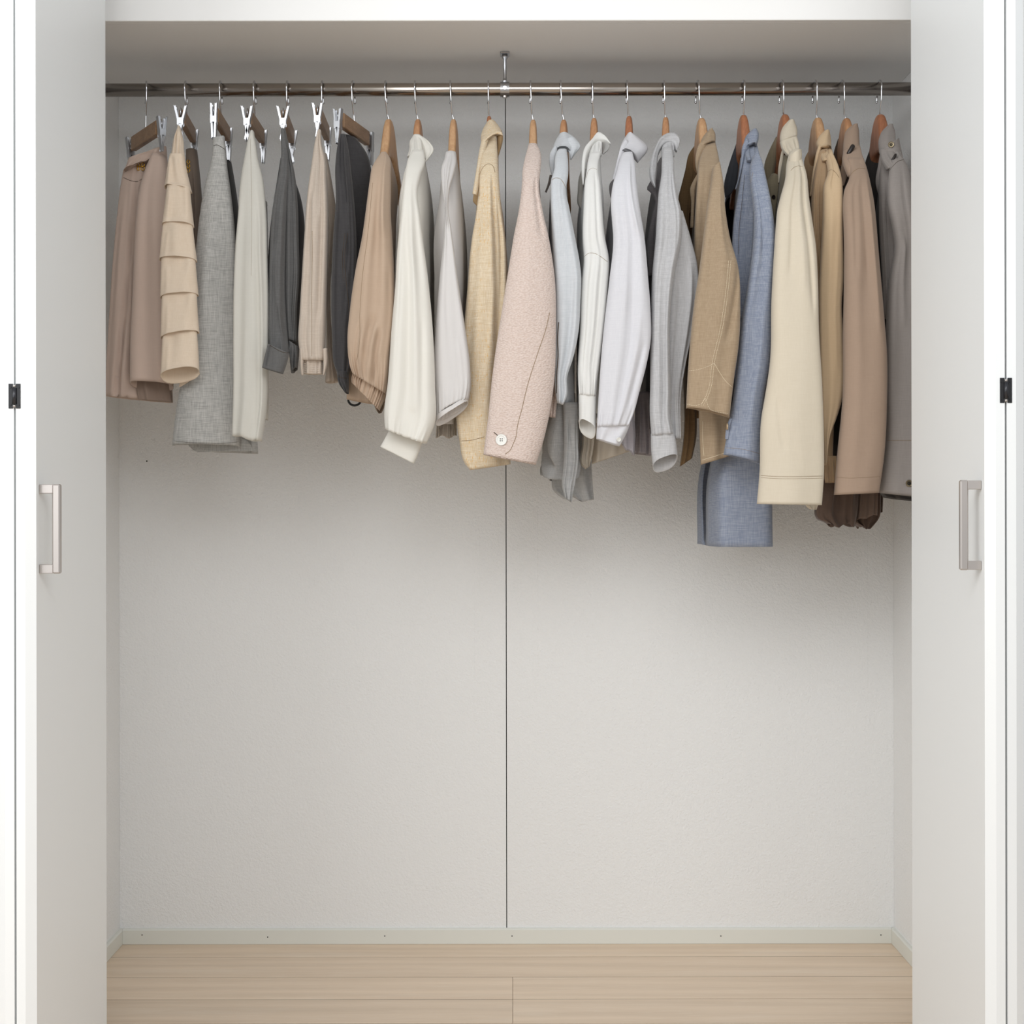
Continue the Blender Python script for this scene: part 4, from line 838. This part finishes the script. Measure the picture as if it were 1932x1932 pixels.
# ------------------------------------------------------------------ 17 olive-brown jacket
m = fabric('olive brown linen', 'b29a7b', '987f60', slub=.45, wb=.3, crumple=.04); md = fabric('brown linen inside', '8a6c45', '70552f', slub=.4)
g = garment('jacket', 1320, 'olive-brown linen jacket with white double stitching, right of the grey shirt', 'jacket')
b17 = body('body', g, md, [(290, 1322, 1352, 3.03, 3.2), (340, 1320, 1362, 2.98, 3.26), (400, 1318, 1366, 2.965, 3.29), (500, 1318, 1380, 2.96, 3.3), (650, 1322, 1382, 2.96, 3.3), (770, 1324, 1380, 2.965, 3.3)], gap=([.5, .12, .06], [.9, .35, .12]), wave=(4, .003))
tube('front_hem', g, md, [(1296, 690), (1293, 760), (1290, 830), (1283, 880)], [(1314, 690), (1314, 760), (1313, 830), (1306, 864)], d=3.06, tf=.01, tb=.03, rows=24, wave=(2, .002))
lb = tube('lower_body', g, m, [(1318, 740), (1319, 800), (1322, 877)], [(1378, 740), (1377, 800), (1375, 861)], d=2.928, tf=.01, tb=.014, rows=24, wave=(1.5, .002))
seamline([lb], [(1326, 795), (1326, 830), (1328, 860)], M_stitchw, g, .0004); seamline([lb], [(1324, 868), (1345, 862), (1372, 853)], M_stitchw, g, .0004)
panel = tube('front_panel', g, m, [(1330, 275), (1319, 304), (1316, 337), (1313, 378), (1310, 430), (1309, 480), (1306, 540), (1304, 600)], [(1350, 270), (1357, 304), (1360, 353), (1362, 400), (1366, 460), (1370, 520), (1370, 600), (1366, 660)], d=[(270, 3.05), (310, 2.985), (345, 2.955), (700, 2.945)], tf=[(0, .01), (.2, .014), (1, .012)], tb=.02, rows=50, wave=(1.2, .002), folds=[(-.4, .1, -.5, .9, -.002, .15)], opn=False)
k = tube('sleeve', g, m, [(1344, 318), (1341, 345), (1334, 390), (1328, 440), (1319, 511), (1309, 577), (1302.5, 642), (1297.5, 707), (1294.5, 771)],
     [(1358, 306), (1365, 350), (1368, 395), (1376, 446), (1393, 510), (1396, 577), (1394, 640), (1384, 717), (1375.5, 789)],
     d=[(240, 3.05), (300, 2.96), (345, 2.93), (400, 2.905), (600, 2.88), (800, 2.87)], dz=-.016, tf=[(0, .014), (.2, .02), (.5, .03), (1, .026)], tb=.02, rows=100, seg=90, wave=(1.3, .0025), folds=[(.9, .42, .45, .7, -.008, .12), (.3, .1, .35, .4, .003, .2)], sag=-.004, inner=.06)
kc = k
for off in (0, 4.2): seamline([k], [(1379 - off, 492), (1374 - off, 545), (1363 - off, 620), (1348 - off, 684), (1341 - off, 733), (1334 - off, 752), (1326 - off, 766)], M_stitchw, g, .00045, dash=True)
seamline([k], [(1300, 700), (1318, 697), (1334, 692), (1348, 685)], M_stitchw, g, .0004, dash=True); seamline([k], [(1348, 686), (1358, 703), (1370, 720), (1382, 731)], M_stitchw, g, .0003)
seamline([k], [(1297, 763), (1310, 765), (1324, 761), (1329, 752), (1340, 772), (1357, 778), (1374, 780)], M_stitchw, g, .0004, dash=True)
sheet('lapel_far', g, md, [(1310, 275), (1300, 290), (1293, 320), (1285, 352), (1280, 374), (1284, 400), (1295, 450)], [(1322, 280), (1318, 300), (1314, 330), (1306, 370), (1300, 410), (1302, 450)], d=3.145, bulge=.004, th=.004)
sheet('lapel', g, m, [(1330, 262), (1319, 272), (1313, 290), (1313, 318), (1316, 330)], [(1336, 270), (1330, 282), (1323, 296), (1319, 308), (1318, 326)], d=[(260, 3.04), (330, 3.0)], bulge=.004, th=.004)
sheet('front_edge', g, m, [(1317, 325), (1306, 345), (1303, 352), (1304, 380), (1302, 430)], [(1321, 328), (1316, 345), (1313, 356), (1311, 380), (1309, 430)], d=3.0, bulge=.003)
tube('collar', g, m, [(1336, 247), (1328, 256), (1323, 266), (1324, 280)], [(1344, 244), (1349, 252), (1350, 262), (1349.5, 271)], d=[(240, 3.07), (280, 3.03)], tf=.01, tb=.018, bulge=.006, rows=24, opn=False, sag=-.006, wave=(1, .001))

# ------------------------------------------------------------------ 18 blue chambray jacket
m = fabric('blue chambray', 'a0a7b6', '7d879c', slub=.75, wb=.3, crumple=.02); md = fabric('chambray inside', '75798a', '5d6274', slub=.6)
g = garment('jacket', 1405, 'blue chambray jacket hanging lower than every other garment', 'jacket')
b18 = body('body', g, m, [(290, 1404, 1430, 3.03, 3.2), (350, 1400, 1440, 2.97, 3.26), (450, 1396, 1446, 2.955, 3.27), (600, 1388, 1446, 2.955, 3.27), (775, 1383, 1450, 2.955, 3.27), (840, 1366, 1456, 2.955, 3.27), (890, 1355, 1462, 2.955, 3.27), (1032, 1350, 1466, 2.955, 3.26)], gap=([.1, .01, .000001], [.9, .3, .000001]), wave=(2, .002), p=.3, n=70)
seamline([b18], [(1353, 1004), (1390, 1006), (1430, 1006), (1463, 1005)], M_stitchm, g, .0003)
panel = tube('front_panel', g, m, [(1406, 292), (1396, 345), (1390, 380), (1385, 410), (1382, 450), (1384, 520), (1386, 600)], [(1424, 292), (1424, 345), (1424, 390), (1424, 450), (1420, 520), (1416, 600)], d=[(290, 3.03), (345, 2.98), (400, 2.96), (600, 2.95)], tf=.008, tb=.02, rows=40, wave=(1.5, .002), opn=False)
seamline([panel], [(1405, 330), (1400, 380), (1394, 440), (1393, 480)], M_stitchd, g, .0004)
k = tube('sleeve', g, m, [(1420, 296), (1415, 318), (1417, 354), (1422, 395), (1422.5, 430), (1410, 544), (1400, 600), (1390.6, 691), (1378, 785), (1369, 835), (1365, 859)],
     [(1429, 285), (1437, 304), (1445, 337), (1455, 387), (1462, 440), (1458, 560), (1452, 691), (1441, 750), (1435.5, 821), (1433.5, 877)],
     d=DS, dz=-.004, tf=[(0, .012), (.2, .02), (.5, .024), (1, .022)], tb=.018, rows=110, seg=80, wave=(1.3, .002), folds=[(-.5, .05, -.2, .35, -.003, .15), (.2, .5, .1, .9, .003, .2)], inner=.05, sag=-.003)
seamline([k], [(1370, 845), (1390, 846), (1412, 850), (1433, 856)], M_stitchm, g, .0003); seamline([k], [(1421, 325), (1416, 345)], M_stitchm, g, .0003)
sheet('button_tab', g, m, [(1376, 790), (1370, 808), (1368, 828)], [(1382, 790), (1377, 808), (1375, 829)], d=2.868, bulge=.003); MB().tube([P(1373, 805, 2.862), P(1370.5, 805, 2.862)], .0062, 18).put('button', M_horn, g)
sheet('lapel_far', g, fabric('charcoal chambray', '4b4e55', slub=.4), [(1390, 268), (1379, 299), (1372, 322), (1366, 350), (1368, 373)], [(1394, 285), (1393, 310), (1391, 335), (1388, 352), (1380, 365)], d=3.135, bulge=.004, th=.004)
sheet('inner_layer', g, fabric('black interior shade', '1c1c1f', slub=.1), [(1372, 355), (1368, 380), (1369, 440), (1374, 520)], [(1396, 355), (1394, 380), (1392, 440), (1394, 520)], d=3.24, bulge=.002)  # black sheet painted as the shade inside the open front
tube('collar_stand', g, m, [(1406, 274), (1405, 286), (1410, 304)], [(1428, 272), (1431, 285), (1436, 302)], d=[(274, 3.06), (304, 2.99)], tf=.009, tb=.02, rows=18, opn=False)
sheet('lapel', g, m, [(1408, 260), (1401, 275), (1398, 300), (1393, 335), (1386, 358)], [(1414, 276), (1407, 290), (1402, 310), (1396, 335), (1388, 359)], d=[(255, 3.04), (360, 3.0)], bulge=.005, th=.004)
tube('collar', g, m, [(1416, 248), (1408, 256), (1404, 268), (1404, 284)], [(1427, 244), (1431, 252), (1431, 262), (1427, 277)], d=[(240, 3.07), (285, 3.03)], tf=.01, tb=.018, bulge=.006, rows=24, opn=False, sag=-.008, wave=(1, .001))

# ------------------------------------------------------------------ 19 cream jacket
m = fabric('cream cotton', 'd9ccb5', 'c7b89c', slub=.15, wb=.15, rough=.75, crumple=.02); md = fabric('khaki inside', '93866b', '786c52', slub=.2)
g = garment('jacket', 1478, 'large cream cotton jacket with shoulder tab, right of the blue jacket', 'jacket')
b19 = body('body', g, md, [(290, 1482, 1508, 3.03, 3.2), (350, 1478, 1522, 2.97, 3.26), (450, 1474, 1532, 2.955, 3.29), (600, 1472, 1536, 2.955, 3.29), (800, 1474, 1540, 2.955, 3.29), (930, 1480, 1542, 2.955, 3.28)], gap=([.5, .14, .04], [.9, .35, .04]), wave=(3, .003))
k = tube('sleeve', g, m, [(1489, 288), (1484, 310), (1482, 335), (1473, 370), (1467, 395), (1464, 425), (1461, 470), (1456, 560), (1452, 691), (1443, 750), (1437, 785), (1433, 893), (1428, 951)],
     [(1507, 280), (1512, 300), (1520, 325), (1526, 378), (1532, 420), (1538, 462), (1542, 528), (1544, 625), (1550, 723), (1553.5, 821), (1553.6, 899), (1550, 953)],
     d=DS, dz=[-.01, -.048], tf=[(0, .014), (.15, .022), (.5, .028), (1, .026)], tb=.014, rows=120, seg=96, wave=(1.3, .002),
     folds=[(-.1, .05, -.3, .35, -.004, .12), (.45, .05, .7, .45, -.006, .1), (.15, .06, .3, .4, .003, .12), (-.6, .7, -.3, .85, -.003, .08), (-.1, .8, .1, .9, -.002, .1)], inner=.05)
seamline([k], [(1433, 897), (1470, 899), (1510, 899), (1552, 898)], M_stitchm, g, .0004); seamline([k], [(1433, 901), (1470, 903), (1510, 903), (1552, 902)], M_stitchm, g, .0003)
seamline([k], [(1492, 322), (1498, 316), (1506, 313), (1514, 314)], M_stitchm, g, .0005)
sheet('shoulder_tab', g, m, [(1489, 294), (1489, 304), (1490, 314)], [(1512, 281), (1513, 292), (1511, 305)], d=2.955, dz=-.012, bulge=.012, th=.004)
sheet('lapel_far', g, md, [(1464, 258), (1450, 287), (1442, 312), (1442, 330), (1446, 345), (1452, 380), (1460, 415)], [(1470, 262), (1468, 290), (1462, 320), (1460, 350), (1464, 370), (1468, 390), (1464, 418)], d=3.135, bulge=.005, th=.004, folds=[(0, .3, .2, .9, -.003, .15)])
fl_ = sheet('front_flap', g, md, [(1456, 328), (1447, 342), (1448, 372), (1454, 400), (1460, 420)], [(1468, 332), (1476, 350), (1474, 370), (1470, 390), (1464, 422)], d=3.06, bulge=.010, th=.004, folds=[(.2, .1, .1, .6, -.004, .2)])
button([fl_], 1459, 372, .0042, M_brownbtn, g, 'snap', 0)
sheet('placket', g, m, [(1478, 272), (1472, 296), (1468, 320), (1468, 345)], [(1482, 274), (1478, 296), (1474, 320), (1471, 345)], d=3.05, bulge=.002)
tube('collar', g, m, [(1487, 228), (1477, 240), (1472, 256), (1473, 272)], [(1498, 229), (1503, 242), (1504, 254), (1503, 262)], d=[(225, 3.08), (275, 3.04)], tf=.01, tb=.018, bulge=.006, rows=24, opn=False, sag=-.006, wave=(1, .001))
tube('collar_stand', g, m, [(1472, 268), (1476, 282), (1486, 294)], [(1503, 258), (1506, 268), (1508, 284)], d=[(255, 3.05), (295, 2.99)], tf=.012, tb=.018, rows=18, opn=False)
tube('inner_hem', g, m, [(1516, 930), (1521, 955), (1528, 961)], [(1545, 930), (1544, 950), (1540, 962)], d=2.9, tf=.006, tb=.008, rows=14)

# ------------------------------------------------------------------ 20 golden tan jacket
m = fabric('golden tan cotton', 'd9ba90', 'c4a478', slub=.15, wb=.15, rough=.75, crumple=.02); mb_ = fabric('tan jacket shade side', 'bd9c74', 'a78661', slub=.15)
g = garment('jacket', 1541, 'golden tan jacket with a narrow tapering sleeve, between the cream and brown jackets', 'jacket')
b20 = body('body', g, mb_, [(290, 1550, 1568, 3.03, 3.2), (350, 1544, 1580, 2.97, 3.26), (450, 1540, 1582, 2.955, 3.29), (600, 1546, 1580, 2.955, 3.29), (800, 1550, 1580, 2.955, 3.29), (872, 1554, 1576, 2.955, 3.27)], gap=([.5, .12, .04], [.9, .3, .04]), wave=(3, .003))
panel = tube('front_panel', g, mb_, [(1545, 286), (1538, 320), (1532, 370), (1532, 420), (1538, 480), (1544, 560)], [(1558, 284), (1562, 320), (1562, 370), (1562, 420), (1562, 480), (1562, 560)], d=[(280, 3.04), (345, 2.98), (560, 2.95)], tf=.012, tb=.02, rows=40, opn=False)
k = tube('sleeve', g, m, [(1557, 296), (1562, 325), (1554, 350), (1553, 378), (1552, 420), (1549, 470), (1545, 550), (1546, 658), (1549, 740), (1553, 820), (1556, 878)],
     [(1569, 286), (1581, 314), (1588, 340), (1589.6, 370), (1589.6, 430), (1591, 528), (1588, 577), (1591, 642), (1589.5, 750), (1578, 789), (1566, 821), (1558, 877)],
     d=DS, dz=.018, tf=[(0, .012), (.2, .018), (.5, .018), (1, .012)], tb=.012, rows=100, seg=80, wave=(1.2, .002), folds=[(.1, .0, -.2, .12, -.004, .2), (.3, .3, .2, .7, .003, .2)])
seamline([k], [(1562, 324), (1568, 320), (1576, 325), (1583, 335)], M_stitchm, g, .0005)
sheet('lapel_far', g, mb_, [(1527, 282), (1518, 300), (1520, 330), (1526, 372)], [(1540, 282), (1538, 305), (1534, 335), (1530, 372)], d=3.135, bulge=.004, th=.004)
tube('collar_stand', g, m, [(1547, 277), (1546, 288), (1552, 304)], [(1567, 276), (1570, 286), (1576, 302)], d=[(276, 3.06), (304, 2.99)], tf=.009, tb=.02, rows=18, opn=False)
sheet('lapel', g, m, [(1547, 268), (1541, 284), (1534, 320), (1527, 370)], [(1551, 276), (1546, 292), (1540, 322), (1530, 372)], d=[(260, 3.04), (370, 3.0)], bulge=.004, th=.004)
tube('collar', g, m, [(1554, 248), (1545, 258), (1541, 270), (1546, 284)], [(1564, 248), (1567, 260), (1568, 272), (1568, 283)], d=[(245, 3.07), (285, 3.03)], tf=.01, tb=.018, bulge=.006, rows=24, opn=False, sag=-.008, wave=(1, .001))
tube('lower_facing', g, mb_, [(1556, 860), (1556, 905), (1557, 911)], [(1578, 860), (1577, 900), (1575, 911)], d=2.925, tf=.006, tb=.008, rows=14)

# ------------------------------------------------------------------ 21 brown jacket
m = fabric('brown cotton', 'ad927b', '9b806a', slub=.15, wb=.15, rough=.75, crumple=.02); md = fabric('dark brown hem', '695446', '55433a', slub=.2, crumple=.08, rough=.7)
g = garment('jacket', 1593, 'brown cotton jacket with dark toggle button on the collar, second from the right', 'jacket')
b21 = body('body', g, fabric('brown jacket lining', '584434', slub=.2), [(300, 1600, 1626, 3.03, 3.2), (350, 1596, 1640, 2.97, 3.26), (450, 1596, 1650, 2.955, 3.29), (600, 1596, 1654, 2.955, 3.29), (800, 1592, 1658, 2.955, 3.29), (930, 1590, 1650, 2.955, 3.28)], gap=([.5, .12, .04], [.9, .3, .04]), wave=(3, .003))
tube('lower_body', g, md, [(1556, 880), (1546, 930), (1542, 977), (1562, 992)], [(1618, 880), (1620, 940), (1617, 975), (1612, 991)], d=2.965, tf=.014, tb=.05, rows=40, wave=(3, .005), hemw=.004, folds=[(-.3, .2, .2, .9, -.006, .12), (.5, .1, .3, .8, .005, .12)])
tube('lower_body', g, md, [(1600, 880), (1604, 950), (1608, 985), (1624, 996)], [(1660, 880), (1662, 940), (1658, 978), (1641, 996)], d=3.02, tf=.014, tb=.06, rows=40, wave=(3, .004), hemw=.003)
tube('inner_layer', g, fabric('brown facing', '7c6657'), [(1618, 880), (1619, 940), (1616, 982)], [(1656, 880), (1656, 940), (1655, 971)], d=2.975, tf=.006, tb=.01, rows=20, hemw=.002)
tube('back_hem', g, md, [(1640, 880), (1642, 940), (1644, 970)], [(1666, 880), (1666, 940), (1665, 966)], d=3.06, tf=.01, tb=.03, rows=20)
k = tube('sleeve', g, m, [(1598, 300), (1603, 335), (1594, 357), (1591, 386), (1592, 420), (1593, 460), (1591, 626), (1589.5, 756), (1580, 854), (1573.5, 934)],
     [(1629, 300), (1635, 320), (1641, 345), (1647, 375), (1652, 420), (1655, 460), (1666, 593), (1672, 675), (1672, 756), (1667.5, 854), (1657.5, 930)],
     d=DS, dz=[-.006, -.022], tf=[(0, .014), (.15, .022), (.5, .028), (1, .026)], tb=.016, rows=110, seg=90, wave=(1.3, .0022), folds=[(.1, .08, .2, .35, -.004, .12), (.55, .08, .6, .5, .004, .12), (-.4, .08, -.5, .35, -.003, .14), (.2, .4, .1, .8, .003, .3)], inner=.05)
seamline([k], [(1575, 900), (1600, 902), (1630, 901), (1660, 899)], M_stitchm, g, .0003); seamline([k], [(1602, 334), (1610, 324), (1620, 318), (1632, 319)], M_stitchm, g, .0006)
yk = tube('yoke', g, m, [(1592, 285), (1590, 302), (1596, 322), (1601, 333)], [(1622, 276), (1627, 296), (1632, 310), (1634, 318)], d=DS, dz=-.004, tf=.014, tb=.02, rows=26, opn=False, wave=(1, .001))
sheet('lapel_far', g, fabric('brown lapel back', '5d4a3b', slub=.2), [(1581, 262), (1573, 289), (1573, 320), (1578, 360)], [(1596, 270), (1594, 295), (1592, 325), (1590, 360)], d=3.135, bulge=.004, th=.004)
sheet('lapel', g, m, [(1596, 280), (1590, 300), (1586, 330), (1588, 350)], [(1602, 300), (1601, 320), (1597, 338), (1592, 352)], d=[(280, 3.0), (350, 2.99)], bulge=.004, th=.004)
kc = tube('collar', g, m, [(1606, 238), (1597, 246), (1593, 262), (1591, 290)], [(1617, 236), (1619.5, 246), (1620.5, 262), (1622, 284)], d=[(235, 3.08), (290, 3.02)], tf=.012, tb=.018, bulge=.006, rows=24, opn=False, wave=(1, .001))
h_ = hit([kc, yk], 1604, 284)
if h_: c_ = h_[0] + np.array([0, -.0055, 0]); q_ = np.array([.0055, 0, .0098]); MB().tube([c_ - q_, c_ - q_ * .8, c_ + q_ * .8, c_ + q_], [.003, .0045, .0045, .003], 12).put('toggle_button', M_brownbtn, g, True)

# ------------------------------------------------------------------ 22 grey jacket
m = fabric('warm grey cotton', 'a39a94', '8f8781', slub=.25, wb=.2, rough=.8, crumple=.02); md = fabric('grey jacket inside', '4c4743', slub=.2)
g = garment('jacket', 1660, 'warm grey jacket half hidden by the right door, last on the rail', 'jacket')
b22 = body('body', g, md, [(300, 1672, 1700, 3.03, 3.2), (350, 1670, 1716, 2.97, 3.26), (450, 1668, 1726, 2.955, 3.29), (600, 1670, 1730, 2.955, 3.29), (800, 1684, 1732, 2.955, 3.29), (925, 1690, 1734, 2.955, 3.28)], gap=([.5, .12, .04], [.9, .3, .04]), wave=(3, .003))
tube('front_panel', g, m, [(1662, 300), (1660, 350), (1660, 420), (1664, 500), (1668, 600)], [(1682, 300), (1690, 350), (1696, 420), (1700, 500), (1700, 600)], d=[(300, 3.02), (350, 2.97), (600, 2.95)], tf=.01, tb=.02, rows=30, opn=False)
k = tube('sleeve', g, m, [(1681, 304), (1678, 325), (1676, 386), (1684, 430), (1688, 460), (1678, 528), (1672.6, 609), (1671, 723), (1672.5, 821), (1667, 880), (1660, 930)],
     [(1704, 300), (1713, 318), (1722, 360), (1730, 420), (1738, 520), (1742, 640), (1744, 760), (1742, 850), (1738, 938)],
     d=DS, dz=[-.008, .014], tf=[(0, .014), (.15, .02), (.5, .022), (1, .022)], tb=.014, rows=110, seg=90, wave=(1.3, .0022), folds=[(-.4, .25, -.2, .5, .005, .15), (.1, .05, .1, .4, -.003, .12)], inner=.05)
tube('inner_hem', g, md, [(1661, 925), (1672, 938)], [(1738, 930), (1738, 946)], d=2.93, tf=.01, tb=.06, rows=10)
seamline([k], [(1674, 831), (1690, 831), (1705, 831), (1722, 831)], M_stitchm, g, .0004); seamline([k], [(1678, 322), (1686, 312), (1695, 304), (1705, 301)], M_stitchd, g, .0005)
button([k], 1715, 912, .0066, M_brass, g, 'snap_button', 0); button([k], 1715, 912, .0035, M_dark, g, 'snap_centre', 0)
tube('collar', g, m, [(1673, 238), (1664, 248), (1659, 262), (1660, 288)], [(1683, 237), (1687, 247), (1689, 262), (1692, 285)], d=[(235, 3.08), (290, 3.02)], tf=.012, tb=.018, bulge=.006, rows=24, opn=False, wave=(1, .001))
yk = tube('yoke', g, m, [(1660, 284), (1664, 302), (1674, 320)], [(1694, 280), (1702, 296), (1707, 306)], d=DS, tf=.014, tb=.02, rows=22, opn=False)
tb_ = sheet('shoulder_tab', g, m, [(1668, 281), (1672, 300), (1678, 318)], [(1696, 260), (1700, 280), (1704, 299)], d=3.0, bulge=.012, th=.005, dz=-.01)
button([tb_], 1681, 273, .006, M_brass, g, 'snap_button', 0); button([tb_], 1681, 273, .003, M_dark, g, 'snap_centre', 0)
h_ = hit([tb_, yk, k], 1686, 298)
if h_: c_ = h_[0] + np.array([0, -.0025, 0]); q_ = np.array([.0045, 0, .0075]); MB().tube([c_ - q_, c_ - q_ * .7, c_ + q_ * .7, c_ + q_], [.0012, .0028, .0028, .0012], 10).put('eyelet', M_brownbtn, g, True)
sheet('lapel_far', g, fabric('grey lapel back', '433f3c', slub=.2), [(1648, 268), (1638, 290), (1632, 310), (1640, 350), (1648, 400)], [(1660, 270), (1658, 300), (1655, 330), (1655, 360), (1656, 400)], d=3.135, bulge=.004, th=.004)
sheet('lapel', g, m, [(1662, 280), (1657, 310), (1652, 345), (1658, 372), (1661, 420)], [(1668, 290), (1667, 315), (1666, 345), (1665, 372), (1665, 420)], d=3.01, bulge=.004, th=.004)
